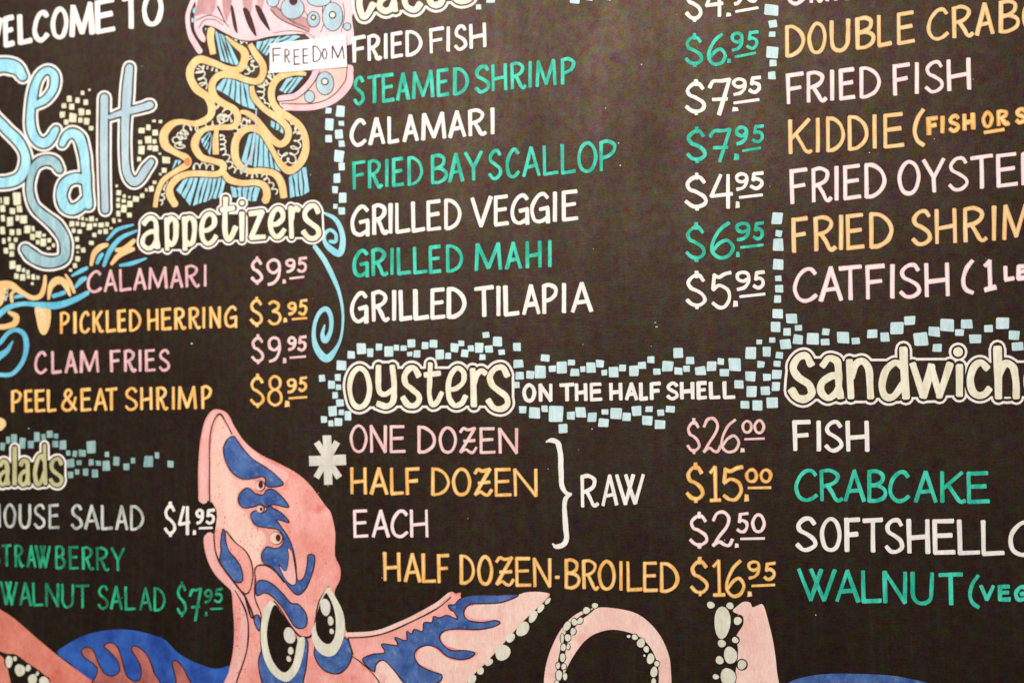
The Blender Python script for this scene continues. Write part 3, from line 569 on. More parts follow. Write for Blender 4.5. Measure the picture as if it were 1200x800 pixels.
sq(0, 0, 1, 'square', [(570,-6,580,4),(557.5,5,564.5,12),(668,-7,680,5),(686,-8,695,1.5),(711,-8,717,1)])
sq(0, 0, 5, 'creamsq', [(472,530,497,560),(516,520,533,537),(390,560,422,600),(440,572,470,606),(488,583,519,617),(358,605,392,637),(402,607,438,645),(350,653,384,692),(460,635,497,678),(503,642,533,675),(405,663,452,720),(456,688,486,722),(490,690,527,733),(373,700,404,735),(520,736,550,768),(890,700,915,720),(928,703,953,725),(810,748,850,783),(855,730,884,766),(890,758,928,797)])
sq(0, 140, 5, 'creamsq', [(848,97,888,143),(892,115,920,145),(808,120,835,147),(863,150,893,182),(893,152,930,190),(808,155,850,208),(927,192,947,210),(950,217,998,260),(803,218,830,248),(947,283,980,315),(930,313,950,330),(893,357,920,382),(870,388,904,425),(848,402,868,425),(819,432,848,462),(776,448,818,485),(676,380,693,400),(680,413,712,446),(717,437,740,462),(750,446,768,465),(680,457,705,485),(712,465,740,490),(745,475,780,517),(680,490,706,520),(708,500,744,547),(680,532,707,570),(743,545,775,575),(655,577,680,610),(690,583,712,603),(640,630,664,646),(615,600,640,630),(605,638,635,673),(575,646,600,670)])
sq(0, 240, 10, 'creamsq', [(810,185,880,260),(885,190,935,250),(945,200,1005,262),(1015,215,1085,300),(1090,210,1140,262),(1150,205,1225,268),(1145,290,1195,345),(1080,325,1135,382),(1040,420,1105,475),(905,140,945,180),(950,135,990,185),(1000,150,1035,190),(1040,130,1110,200),(1120,155,1150,195),(838,275,890,332),(905,285,965,342),(875,370,930,435),(885,470,940,520),(945,500,1005,565),(895,540,930,570),(880,600,942,668),(850,680,908,745),(805,745,850,788),
 (10,118,62,200),(80,140,162,252),(178,120,234,190),(236,120,322,225),(0,255,62,348),(110,285,175,362),(192,282,252,358),(285,238,362,338),(366,245,412,315),(350,338,413,415),(415,305,487,390),(492,335,540,378),(418,408,470,470),(472,393,548,488),(551,388,605,446),(606,448,650,500),(545,490,600,530),(22,388,70,460),(88,375,132,435),(160,382,210,440),(38,500,100,576),(105,445,180,525),(108,540,172,612),(108,652,185,752),(187,700,250,785),(255,738,300,795),(305,760,350,820)])
sq(0, 180, 10, 'creamsq', [(0,510,25,590),(42,505,112,600),(150,455,245,606),(0,605,65,690),(112,635,187,712),(193,607,265,692)])
sq(0, 280, 5, 'creamsq', [(83,200,113,235),(115,205,150,245),(152,182,175,207),(155,209,178,235),(182,205,208,240),(210,212,235,240),(180,252,200,272)])
SQ.sort(key=lambda a: -(a[2]-a[0])*(a[3]-a[1]))
def sq_poly(a):
    x0, y0, x1, y1, _ = a; x0 += .45; y0 += .45; x1 -= .45; y1 -= .45; j = .1*min(x1-x0, y1-y0); r = lambda: random.uniform(-j, j)*.6
    c = [(x0+r(), y0+r()), (x1+r(), y0+r()), (x1+r(), y1+r()), (x0+r(), y1+r())]
    th = random.gauss(0, .05); mx, my = (x0+x1)/2, (y0+y1)/2
    c = [(mx+(x-mx)*math.cos(th)-(y-my)*math.sin(th), my+(x-mx)*math.sin(th)+(y-my)*math.cos(th)) for x, y in c]
    o = []; k = .07
    for i in range(4):
        p, q, s_ = c[i-1], c[i], c[(i+1) % 4]
        o.append((q[0]+(p[0]-q[0])*k, q[1]+(p[1]-q[1])*k)); o.append((q[0]+(s_[0]-q[0])*k*random.uniform(.5, 1.4), q[1]+(s_[1]-q[1])*k))
    return o
for a in SQ[:298]: shape('painted_square', [sq_poly(a)], a[4], board, 2)
rest = [sq_poly(a) for a in SQ[298:] if a[4] == 'creamsq']
o = shape('small_painted_square', rest, 'creamsq', board, 2); o['kind'] = 'stuff'
print('squares', len(SQ))
rest = [sq_poly(a) for a in SQ[298:] if a[4] != 'creamsq']
if rest:
    for i, r_ in enumerate(rest): pass
    o = shape('small_blue_square', rest, 'square', board, 2); o['kind'] = 'stuff'

# ------------------------------------------------------------------ scrolls and waves
def deco(name, paths, mat, parent, layer, grow=0, cap='round', label=None):
    return shape(name, several(paths, grow, cap), mat, parent, layer, label)
deco('scroll', [[(381, 250, 3), (392, 256, 5), (399.5, 268, 6), (402, 283, 6.5), (398, 297, 8), (388, 292, 7), (381, 284, 5), (380.5, 275, 4.5), (387, 269.5, 4), (393.5, 274.5, 4), (393, 283, 4.5), (387, 283, 4)]], 'sky', board, 3)
deco('scroll', [[(369, 289, 5), (380, 304, 6), (390, 324, 5.5), (398, 344, 4), (402, 368, 3), (400, 394, 3), (393, 410, 5), (383, 420, 9), (373, 411, 8), (368, 396, 5), (369, 379, 4.5), (375, 366, 5), (383, 362, 6), (388, 372, 5), (387.5, 388, 5), (381.5, 399, 6.5), (378, 392, 5), (380.5, 381, 2)]], 'sky', board, 3)
deco('scroll', [[(0, 402, 5), (10, 390, 5), (20, 386.5, 5), (29, 393, 6), (31, 408, 6), (26, 425, 5), (14, 438, 5), (-4, 439, 5)], [(15, 400, 2), (8, 411, 6), (-2, 418, 9)]], 'wave', board, 3)
deco('wave', [[(-4, 371, 7), (2, 366, 7), (13, 359, 6), (28, 356, 5), (46, 357, 6.5), (66, 358, 8), (86, 352, 7), (103, 343, 5)]], 'wave', board, 5)
for p in ([(85, 323, 3), (94, 318, 5), (102, 314, 4)], [(89, 336, 4), (95, 329, 6), (100, 326, 5)], [(63, 347, 5), (69, 345, 5), (75, 343, 5)], [(18, 348, 4), (23, 347, 4), (28, 347, 3)], [(141, 311, 3), (155, 308.5, 5), (171, 303, 2.5)],
          [(122, 311, 4), (129, 294, 6), (142, 279, 5), (160, 270.5, 3)], [(114, 308, 4), (117, 302, 5), (120, 298, 4)], [(126, 281, 3), (138, 269, 4.5), (156, 263.5, 2.5)]):
    deco('wave', [p], 'wave', board, 3)
for p in ([(107, 310, 4), (110, 298, 6), (117, 290, 7), (125, 287, 5)], [(137, 293, 5), (146, 292, 7), (157, 282, 5)], [(131, 309, 4), (140, 299, 6), (156, 292, 5)],
          [(-4, 336, 12), (12, 334, 9), (25, 342, 6), (38, 349, 5.5), (48, 346, 6), (52, 335, 5), (53, 324, 4)], [(-2, 354, 11), (2, 342, 10), (4, 336, 8)], [(14, 353, 4), (14, 344, 4), (21, 338, 4)],
          [(57, 350, 3), (60, 335, 7), (68, 328.5, 9), (76, 332, 8), (82, 346, 3)], [(77, 322, 2.5), (82, 330, 4), (87, 342, 4)], [(11, 366, 4), (19, 371, 7), (17, 379, 7), (4, 383, 6), (-4, 382, 5)], [(-4, 493, 10), (1, 496, 12), (0, 500, 9)]):
    deco('tentacle', [p], 'band', board, 2)
shape('tentacle', [catmull([(41, 360), (50, 358), (59, 361), (59, 378), (55, 390), (50, 392), (46, 387), (43, 375)], 5, True)], 'band', board, 2)
def frill(path, amp, loops, w_=1.0):
    """a looping pen line laid along a path"""
    P = catmull([tuple(p) for p in path], 12); out = []
    n = loops*12
    for k in range(n+1):
        t = k/n*(len(P)-1); i = min(int(t), len(P)-2); f = t-i
        x = P[i][0]*(1-f)+P[i+1][0]*f; y = P[i][1]*(1-f)+P[i+1][1]*f
        dx, dy = P[i+1][0]-P[i][0], P[i+1][1]-P[i][1]; l = math.hypot(dx, dy) or 1
        ph = k/12*2*math.pi; a = amp*(.75+.35*math.sin(k*.37))
        s_ = math.sin(ph)*a; c_ = math.cos(ph)*a*.5
        out.append((x-dy/l*s_+dx/l*c_, y+dx/l*s_+dy/l*c_))
    polys = []
    for i in range(len(out)-1):
        (x0, y0), (x1, y1) = out[i], out[i+1]; l = math.hypot(x1-x0, y1-y0) or 1
        nx, ny = -(y1-y0)/l*w_/2, (x1-x0)/l*w_/2; ex, ey = (x1-x0)/l*.3, (y1-y0)/l*.3
        polys.append([(x0+nx-ex, y0+ny-ey), (x1+nx+ex, y1+ny+ey), (x1-nx+ex, y1-ny+ey), (x0-nx-ex, y0-ny-ey)])
    return polys
shape('frill', frill([(46, 362), (50, 370), (52, 378)], 3.5, 3), 'sucker', board, 4)
shape('frill', frill([(8, 338), (7, 346), (6, 352)], 2.5, 4), 'sucker', board, 4)

# ------------------------------------------------------------------ jellyfish
def a5(pts, *r): return conv(pts, 200, 0, 5)
def b5(pts, *r): return conv(pts, 180, 130, 5)
jf = shape('jellyfish', [catmull(a5([(150, -60), (148, 20), (140, 110), (140, 170), (165, 225), (195, 250), (205, 225), (185, 180), (200, 150), (255, 165), (330, 205), (400, 235), (480, 242), (600, 215), (700, 203), (790, 205), (860, 260), (1060, 260), (1062, 100), (1055, -60)]), 4, True)], 'jelly', board, 3, 'pink striped jellyfish painted above the appetizers heading')
def jp(name, polys, mat, layer): return shape(name, polys, mat, jf, layer)
jp('bell_edge', stroke(a5([(140, -20, 5), (108, 60, 5), (100, 130, 5), (118, 210, 6), (170, 300, 7)]), 5), 'jelly', 3)
for c, r1, r2 in (((170, 10), 18, 30), ((143, 65), 13, 18), ((128, 120), 9, 14)): jp('spot', [disc(*a5([c])[0], r1/5, r2/5)], 'fil', 4)
def t5(pts): return conv(pts, 200, 0, 5.4545)
for p in ([(190, -40), (160, 60), (150, 110), (200, 92), (260, 100), (285, 60), (300, -40)], [(325, -40), (395, -40), (388, 60), (355, 150), (335, 70)], [(452, -40), (528, -40), (522, 60), (508, 100), (470, 70)], [(545, -40), (605, -40), (585, 70), (560, 60)]):
    jp('mauve_patch', [t5(p)], 'mauve', 4)
for p in ([(296, 45), (312, 50), (356, 158), (330, 112)], [(383, 50), (402, 50), (430, 208), (404, 180)], [(462, 55), (505, 75), (552, 232), (512, 195), (482, 130)], [(540, 35), (582, 60), (640, 200), (590, 150), (560, 100)]):
    jp('dark_wedge', [catmull(t5(p), 3, True)], 'line', 5)
jp('mauve_patch', [catmull(a5([(585, 60), (640, 115), (720, 150), (812, 188), (815, 120), (780, 100), (640, 50), (610, 20)]), 4, True)], 'mauve', 4)
for p in ([(585, 55, 1), (650, 118, 1.2), (812, 190, 1)], [(150, 120, 1), (230, 92, 1), (300, 120, 1), (345, 160, .8)],
          [(200, 150, 1), (255, 163, 1), (330, 203, 1), (400, 235, 1.2), (480, 243, 1.5), (600, 216, 1.2), (790, 203, 1)]):
    jp('crease', stroke(a5(p), 1), 'line', 6)
lobe = a5([(790, 415), (1050, 380), (1056, 470), (1010, 560), (920, 610), (800, 640), (665, 642), (640, 610), (640, 565), (720, 570), (790, 500), (830, 420)])
jp('lobe', [catmull(lobe, 4, True)], 'jelly2', 3)
jp('lobe_edge', stroke(a5([(1056, 395, 5), (1048, 490, 7), (960, 588, 7), (840, 630, 6), (672, 636, 5)]), 5), 'jelly', 4)
jp('lobe_edge', stroke(a5([(858, 405, 6), (810, 490, 6), (730, 560, 6), (640, 577, 6)]), 5), 'jelly', 4)
for p in ([(1035, 400, 1), (1020, 480, 1), (940, 570, 1), (830, 608, 1), (650, 608, 1)], [(875, 420, 1), (830, 500, 1), (740, 580, 1), (640, 596, 1)], [(835, 410, 1), (785, 480, 1), (710, 543, 1), (638, 555, 1)]):
    jp('crease', stroke(a5(p), 1), 'line', 6)
for p in ([(128, 60, .8), (122, 130, .9), (150, 215, .9), (185, 290, .6)], [(165, 165, .9), (200, 120, .9), (260, 118, .9), (310, 150, .8)], [(600, 195, .7), (700, 182, .8), (800, 196, .8), (850, 230, .8)],
          [(905, -20, 1), (890, 60, 1), (900, 130, 1), (880, 190, .9)], [(1010, 20, .8), (1020, 90, .9), (1000, 190, .8)], [(780, 60, .8), (800, 90, .9), (815, 130, .8)], [(590, 20, 1), (640, 60, 1), (700, 120, .9), (800, 165, .8)]):
    jp('crease', stroke(a5(p), 1), 'line', 4.6)
for (x, y), r1, r2, inner in (((715, 50), 66, 62, 0), ((600, 5), 34, 36, 0), ((870, 0), 68, 38, 0), ((838, 115), 35, 44, 9), ((950, 100), 58, 82, 15), ((1035, 158), 20, 20, 0), ((905, 490), 50, 66, 15), ((815, 568), 28, 33, 0)):
    c = a5([(x, y)])[0]
    jp('spot_rim', [disc(*c, r1/5+1, r2/5+1, 20)], 'line', 5)
    s_ = jp('spot', [disc(*c, r1/5, r2/5, 20)], 'grey_cyan2', 6)
    if inner:
        c = (c[0], c[1]-2); jp('spot_rim', [disc(*c, inner/5+1.6, inner/5+1.6)], 'line', 7); jp('spot', [disc(*c, inner/5, inner/5)], 'cream', 8)
jp('spot_rim', [disc(*a5([(720, 5)])[0], 5, 6)], 'line', 7)
def hatch(p0, p1, q0, q1, n, w_):
    for i in range(n):
        t = i/(n-1); a = tuple(u+(v-u)*t for u, v in zip(p0, q0)); b = tuple(u+(v-u)*t for u, v in zip(p1, q1))
        mid = ((a[0]+b[0])/2+random.uniform(-3, 3), (a[1]+b[1])/2)
        yield [(a[0]+random.uniform(-4, 4), a[1]+random.uniform(-8, 8), w_*.6), (mid[0], mid[1], w_), (b[0]+random.uniform(-4, 4), b[1]+random.uniform(-8, 8), w_*.6)]
def fil(f5, p0, p1, q0, q1, n, w_):
    """a blue curtain of filaments parted by dark slits"""
    ls = list(hatch(p0, p1, q0, q1, max(3, int(n*.8)+1), 1))
    top = [(l[0][0], l[0][1]) for l in ls]; bot = [(l[2][0], l[2][1]) for l in ls][::-1]
    jp('filament_edge', stroke(f5(top+bot), 1.8, closed=True, wob=.1), 'board', 3)
    jp('filament', [f5(top+bot)], 'fil', 3.2)
    for l in ls[1:-1]:
        jp('slit', stroke(f5([(l[0][0], l[0][1], .7), (l[1][0], l[1][1], 2), (l[2][0], l[2][1], 1.4)]), 1, wob=.3), 'board', 3.5)
fil(a5, (205, 160), (205, 205), (215, 170), (208, 200), 2, 4)
fil(a5, (258, 180), (295, 350), (330, 225), (402, 385), 5, 3.6)
fil(a5, (510, 250), (505, 285), (650, 215), (560, 325), 5, 4)
fil(a5, (680, 210), (590, 250), (760, 212), (690, 250), 3, 4)
fil(a5, (318, 455), (262, 530), (450, 480), (495, 650), 8, 3.6)
fil(a5, (690, 455), (640, 535), (780, 455), (700, 555), 4, 4)
fil(b5, (692, 60), (690, 90), (765, 95), (760, 140), 4, 3)
fil(b5, (335, 115), (278, 175), (345, 150), (328, 255), 5, 3.4)
fil(b5, (130, 290), (110, 340), (160, 300), (150, 325), 2, 4)
fil(b5, (190, 388), (135, 470), (262, 385), (215, 555), 4, 4)
fil(b5, (275, 385), (230, 555), (430, 385), (400, 500), 8, 4)
fil(b5, (560, 132), (515, 300), (645, 140), (640, 350), 6, 3.6)
fil(b5, (650, 150), (650, 350), (712, 270), (745, 350), 4, 3)
fil(b5, (450, 445), (465, 500), (625, 445), (600, 530), 7, 3.4)
fil(b5, (790, 385), (800, 505), (895, 325), (912, 480), 6, 4)
BANDS = [
 a5([(240, 170, 8), (235, 230, 8), (250, 320, 7)]),
 a5([(325, 215, 2), (380, 265, 6), (432, 305, 9), (432, 362, 9), (400, 408, 8), (330, 403, 7), (250, 370, 8), (170, 350, 9), (125, 390, 9), (115, 450, 9), (150, 520, 9), (215, 570, 9), (242, 630, 9), (225, 690, 8), (150, 725, 7), (60, 715, 6), (0, 735, 9)])
  + b5([(62, 140, 10), (70, 200, 10), (120, 240, 7), (190, 275, 8), (200, 312, 8), (130, 355, 6), (60, 405, 6), (25, 480, 6), (10, 565, 5)]),
 a5([(465, 260, 6), (500, 320, 8), (540, 380, 8), (540, 440, 8), (508, 478, 8), (440, 468, 7), (370, 442, 8), (290, 442, 8), (246, 490, 8), (252, 560, 9), (305, 605, 8), (370, 640, 8), (395, 690, 8), (370, 742, 7)])
  + b5([(385, 98, 6), (300, 110, 6), (252, 160, 9), (245, 215, 9), (280, 270, 8), (345, 292, 7), (402, 310, 8), (408, 345, 8), (370, 372, 7), (280, 368, 7), (195, 372, 7), (135, 400, 8), (98, 450, 8), (100, 500, 9), (130, 555, 8)]),
 b5([(575, -145, 5), (590, -80, 7), (650, -10, 7), (740, 50, 8), (788, 108, 8), (785, 165, 8), (745, 196, 8), (700, 170, 8), (650, 110, 7), (600, 50, 7), (550, 15, 6), (510, 5, 4)]),
 b5([(895, -215, 4), (820, -222, 7), (740, -198, 8), (697, -140, 8), (694, -70, 8), (725, -10, 8), (800, 42, 8), (862, 95, 8), (890, 165, 8), (890, 240, 9), (855, 312, 9), (800, 350, 9), (757, 325, 8), (718, 268, 6), (680, 200, 6), (638, 132, 7), (580, 102, 8), (520, 122, 8), (482, 180, 9), (478, 260, 9), (505, 320, 8), (560, 352, 7), (640, 352, 7), (710, 370, 8), (748, 420, 9), (765, 510, 8)]),
 b5([(412, 360, 6), (445, 402, 8), (520, 424, 7), (600, 420, 7), (650, 440, 8), (665, 490, 9), (655, 530, 9)]),
 b5([(370, 112, 5), (364, 180, 7), (366, 256, 7)]),
]
for p in BANDS:
    jp('tentacle_edge', stroke([(q[0], q[1], q[2]+2.5) for q in p], 8, cap='flat', wob=.03), 'line', 4)
    jp('tentacle', stroke(p, 8, cap='flat', wob=.03), 'band', 5)
for f5, p, amp, n in ((a5, [(175, 395), (165, 430), (185, 470), (205, 515)], 5, 5), (a5, [(190, 385), (250, 405), (320, 408)], 3, 7), (a5, [(475, 330), (490, 380), (440, 430)], 4.5, 6),
                      (a5, [(600, 440), (555, 480), (520, 540), (565, 640)], 4.5, 10), (a5, [(280, 610), (330, 670), (290, 715), (220, 725)], 4.5, 8), (a5, [(460, 685), (420, 720), (375, 780)], 4, 6),
                      (b5, [(150, 215), (150, 160), (200, 110), (270, 85)], 5, 9), (b5, [(380, 20), (430, 50), (520, 60), (600, 60)], 3, 7), (b5, [(400, 140), (410, 220), (460, 330), (560, 372), (650, 385), (712, 480)], 3, 20),
                      (b5, [(230, 322), (300, 328), (375, 325)], 3.4, 6), (b5, [(130, 365), (60, 440), (45, 545)], 3, 9), (b5, [(800, 70), (840, 150), (835, 230), (790, 290), (740, 240)], 5, 9), (a5, [(350, 225), (390, 245), (440, 255)], 2.5, 4),
                      (a5, [(700, 715), (740, 760), (760, 800)], 3, 4)):
    jp('frill', frill(f5(p), amp*1.3, max(3, int(n*.8)), 1.5), 'sucker', 4)
jp('thread', stroke(b5([(603, -10, 1.6), (595, 150, 1.8), (570, 270, 3), (520, 355, 4)]), 2), 'grey_cyan2', 7)
jp('tentacle_patch', [disc(220, 190, 4, 5)], 'bandred', 6)  # small brown patch of paint on the tentacle

# ------------------------------------------------------------------ octopus
def c_(p): return conv(p, 200, 460, 5.714)
def d_(p): return conv(p, 200, 580, 5.714)
def e_(p): return conv(p, 190, 660, 5.714)
def f_(p): return conv(p, 380, 660, 4.444)
def g_(p): return conv(p, 600, 660, 4.444)
def h_(p): return conv(p, 820, 660, 4.444)
def i_(p): return conv(p, 0, 660, 5.714)
def fillc(pts, n=4): return [catmull(pts, n, True)]
body = [(250, 480), (242, 489), (237.6, 502), (234, 523), (232.4, 551), (232.6, 575), (233, 586), (236, 588), (240, 586), (246, 587), (250, 590), (254, 592), (256, 600), (257, 611), (254, 618), (251, 625), (240, 627), (239.4, 639.5), (243.7, 657), (252.5, 673), (264, 685), (271, 692),
        (273, 712), (274.4, 733.5), (273.6, 758), (269.6, 780), (263, 801), (255, 850), (560, 850), (547, 802), (569, 777), (591.5, 752), (616, 725), (642, 700.5), (641, 694), (618, 694), (606, 697), (560, 698), (541, 700), (540, 694), (534, 695), (528, 693), (515, 703), (492.5, 716), (458.7, 733), (425, 743), (408, 743), (402, 722), (393, 700),
        (393, 690), (398.6, 678), (398.6, 664), (392.5, 650), (393, 624), (388, 601), (382, 593), (366, 571), (350.5, 556), (329.5, 544), (305, 532), (287.5, 518), (275, 500), (268, 486), (260, 480.5)]
oc = shape('octopus', fillc(body, 3), 'skin', board, 2, 'salmon pink octopus with blue patches painted at the bottom')
def op(name, polys, mat, layer, label=None): return shape(name, polys, mat, oc, layer, label)
def outlined_patch(pts, mat='blue', lw=1.5, layer=5, name='blue_patch'):
    cp = catmull(pts, 4, True)
    op('crease', stroke(pts, lw, closed=True, wob=.2), 'line', layer)
    op(name, [cp], mat, layer-1 if False else layer-.5)
op('rim', stroke(c_([(222, 716, 9.5), (225, 520, 9), (235, 330, 8), (262, 200, 7), (315, 133, 5), (365, 160, 6), (420, 260, 7), (520, 390, 8), (640, 480, 9), (760, 560, 12)]), 8), 'rim', 3)
op('rim', stroke(d_([(262, 275, 10), (280, 420, 9), (330, 520, 8), (440, 640, 8), (520, 760, 7)]) + e_([(545, 290, 6), (550, 400, 8), (530, 560, 10), (490, 700, 11), (440, 830, 12)]), 8), 'rim', 3)
for p in (c_([(262, 722, 1.6), (262, 500, 1.4), (262, 320, 1.2), (285, 200, 1.5), (330, 142, 2), (370, 195, 1.6), (410, 275, 1.4)]), d_([(375, 240, 1.8), (430, 310, 1.6), (500, 370, 1.6), (542, 450, 1.6), (550, 550, 1.4), (530, 640, 1.4), (490, 655, 2), (440, 600, 2), (380, 520, 2), (330, 450, 2), (300, 370, 1.8), (290, 250, 1.6)]),
          d_([(440, 600, 2), (490, 665, 2.4), (530, 740, 2.2), (560, 830, 2)]), e_([(490, 180, 1.4), (550, 290, 2), (577, 400, 1.8), (572, 560, 1.6), (530, 700, 1.6), (490, 820, 1.6)]), e_([(545, 190, 1.2), (575, 290, 2), (600, 360, 2.6), (625, 345, 1.2)]),
          e_([(625, 100, 1.6), (620, 210, 1.6), (640, 280, 1.5), (665, 350, 1.5), (660, 460, 1.5), (665, 600, 1.5)]), d_([(570, 580, 1.5), (565, 500, 1.5), (590, 468, 2), (640, 470, 1.6), (700, 510, 1.6), (760, 580, 1.6)]),
          e_([(750, 250, 1.5), (790, 300, 1.6), (860, 410, 1.8), (910, 475, 2), (950, 490, 2.4), (995, 485, 2.2), (1020, 420, 2), (1050, 260, 1.6), (1115, 155, 2)]), f_([(125, 385, 1.4), (250, 378, 1.6), (360, 345, 1.6), (480, 290, 1.6), (590, 232, 1.4), (660, 175, 1.2)]),
          f_([(145, 480, 1.4), (200, 520, 1.4), (260, 580, 1.4), (310, 650, 1.4)]), f_([(125, 390, 1.4), (150, 470, 1.4)])):
    op('crease', stroke(p, 1.5, wob=.2), 'line', 5)
P1 = c_([(420, 290), (375, 320), (355, 385), (370, 460), (410, 530), (480, 575), (560, 572), (610, 560), (635, 575), (638, 615), (670, 630), (755, 612), (705, 550), (640, 500), (560, 450), (500, 390), (450, 325)])
P2 = c_([(500, 640), (460, 682), (458, 735), (490, 770), (560, 760), (600, 745), (640, 765), (690, 748), (790, 765), (750, 700), (695, 650), (645, 650), (620, 682), (570, 675), (535, 645)])
P3 = d_([(575, 100), (540, 122), (542, 160), (580, 205), (640, 215), (705, 225), (742, 250), (757, 300), (740, 340), (695, 355), (645, 345), (612, 390), (622, 450), (680, 480), (720, 525), (760, 570), (800, 625), (850, 665), (893, 640), (932, 570), (960, 480), (965, 410), (945, 395), (920, 402), (917, 450), (892, 550), (850, 565), (838, 460), (818, 350), (782, 270), (735, 200), (712, 162), (795, 182), (740, 115), (690, 88), (658, 65), (640, 105), (612, 118)])
P4 = d_([(350, 228), (337, 300), (338, 370), (330, 440), (370, 510), (420, 570), (460, 583), (484, 560), (475, 490), (440, 430), (392, 370), (370, 310), (366, 245)])
P5 = e_([(645, 115), (627, 160), (637, 212), (690, 195), (740, 220), (800, 285), (850, 360), (890, 420), (940, 433), (970, 400), (962, 330), (915, 272), (862, 262), (805, 195), (745, 140), (690, 113)])
P6 = e_([(622, 350), (648, 345), (660, 400), (650, 448), (620, 400)])
P7 = e_([(655, 615), (648, 690), (672, 800), (700, 900), (900, 900), (955, 740), (975, 600), (972, 512), (930, 500), (700, 560)])
P8 = [(368.5, 762), (372, 775.5), (381, 785), (393, 789), (402, 786), (409.5, 777), (412.5, 764), (408, 750), (398, 745), (375, 748)]
P9 = f_([(200, 500), (258, 562), (272, 520), (312, 503), (370, 560), (425, 625), (520, 645), (600, 612), (612, 578), (560, 560), (500, 530), (470, 480), (490, 440), (540, 425), (592, 440), (640, 480), (700, 498), (755, 490), (785, 465), (740, 452), (660, 450), (612, 412), (603, 372), (640, 345), (720, 340), (800, 342), (870, 332), (915, 308), (885, 295), (830, 305), (760, 298), (730, 270), (735, 230), (770, 210), (860, 207), (940, 197), (1012, 163),
         (900, 162), (800, 163), (740, 170), (700, 190), (680, 212), (648, 216), (658, 240), (678, 252), (692, 288), (640, 268), (600, 282), (570, 275), (560, 305), (520, 308), (512, 350), (470, 342), (455, 365), (430, 352), (428, 400), (368, 383), (382, 425), (300, 418), (315, 462), (250, 472)])
for p in (P1, P2, P3, P4, P5, P6, P7, P8, P9): outlined_patch(p)
op('pale_patch', fillc(f_([(1040, 151), (1150, 150), (1160, 178), (1050, 285), (940, 405), (840, 515), (740, 618), (680, 700), (560, 700), (600, 640), (615, 585), (560, 545), (495, 520), (482, 475), (510, 437), (560, 432), (640, 490), (700, 508), (770, 495), (800, 462), (700, 445), (630, 420), (612, 375), (650, 352), (800, 350), (915, 320), (900, 290), (800, 292), (740, 260), (745, 232), (800, 215), (930, 203)])), 'skin_pale', 3.5)
op('pale_patch', fillc(f_([(262, 622), (270, 560), (275, 525), (312, 508), (365, 562), (420, 630), (420, 700), (280, 700)])), 'skin_pale', 3.5)
op('pale_patch', fillc(c_([(265, 690), (268, 520), (275, 330), (300, 220), (332, 165), (370, 220), (400, 280), (362, 340), (350, 430), (400, 550), (470, 590), (570, 590), (600, 660), (520, 630), (450, 670), (445, 750), (500, 800), (560, 900), (620, 930), (640, 990), (600, 1070), (605, 1150), (560, 1170), (545, 1120), (490, 1045), (420, 980), (370, 915), (330, 910), (300, 930), (310, 800)])), 'skin_mid', 3)
op('pale_rim', stroke(f_([(122, 368, 5), (250, 362, 5), (360, 328, 5), (480, 272, 5), (580, 217, 5), (652, 156, 3)]), 5), 'skin_pale', 4)
outlined_patch(d_([(724, 462), (760, 545), (800, 592), (832, 598), (842, 550), (830, 450), (812, 375), (785, 352), (792, 420), (772, 505)]), 'rim', 1, 7, 'skin_patch')
for x, y, r1 in ((600, 622, 5.6), (710, 972, 7), (604, 778, 4)):
    c = c_([(x, y)])[0]; op('crease', [disc(*c, r1+.8, r1+.8, 18)], 'line', 6); op('nub', [disc(c[0]-.6, c[1], r1, r1, 18)], 'skin_mid', 6.5)
for x, y, r1, r2 in ((605, 615, 14, 22), (722, 970, 15, 22), (608, 778, 9, 11)): op('sucker_hole', [disc(*c_([(x, y)])[0], r1/5, r2/5)], 'line', 7)
# eyes
def eye(outer, pupil, lights):
    s_ = op('eye_white', fillc(outer), 'sucker', 6)
    op('eye_pupil', fillc(pupil), 'board', 7)
    for (x, y, r1, r2, m_) in lights:
        c = e_([(x, y)])[0]; op('eye_highlight', [disc(*c, r1/5.714, r2/5.714, 16, -.15, .05)], m_, 8)
eye(e_([(720, 253), (755, 268), (800, 330), (860, 420), (905, 492), (955, 495), (948, 600), (912, 715), (850, 785), (795, 778), (735, 730), (690, 650), (665, 540), (663, 420), (680, 320)]),
    e_([(752, 275), (712, 390), (704, 500), (732, 625), (785, 708), (832, 724), (878, 664), (900, 560), (906, 500), (862, 420), (805, 333)]),
    ((855, 480, 38, 56, 'bone'), (863, 582, 18, 26, 'sucker'), (850, 636, 15, 20, 'sucker')))
eye([(385, 687.5), (381, 692.5), (374.5, 706), (370, 728), (365.5, 738), (367.5, 753), (374.6, 764), (384, 768.5), (393.5, 765.5), (401.5, 751), (404.5, 734), (402, 716), (394, 700), (388, 690)],
    e_([(1095, 200), (1058, 270), (1036, 350), (1030, 420), (1045, 482), (1088, 530), (1128, 532), (1155, 490), (1165, 420), (1160, 340), (1140, 265), (1110, 205)]),
    ((1095, 290, 35, 56, 'bone'), (1130, 382, 20, 31, 'bone'), (1137, 452, 14, 19, 'sucker')))
def sucker(f, lst, s, halo=0, layer=5):
    for a in lst:
        x, y, r1, r2 = a[:4]; rot = a[4] if len(a) > 4 else 0
        c = f([(x, y)])[0]
        if halo: op('sucker_rim', [disc(*c, r1/s+halo, r2/s+halo, 16, rot)], 'board', layer-.5)
        op('sucker', [disc(*c, r1/s, r2/s, 16, rot, .07)], 'sucker', layer)
sucker(f_, [(1165, 195, 10, 20, .6), (1128, 232, 15, 24, .6), (1088, 275, 20, 32, .5), (1035, 340, 30, 40, .5), (970, 385, 20, 28, .5), (930, 462, 36, 46, .5), (858, 512, 16, 24, .8), (815, 558, 16, 21, .7), (770, 603, 20, 27, .8)], 4.444)
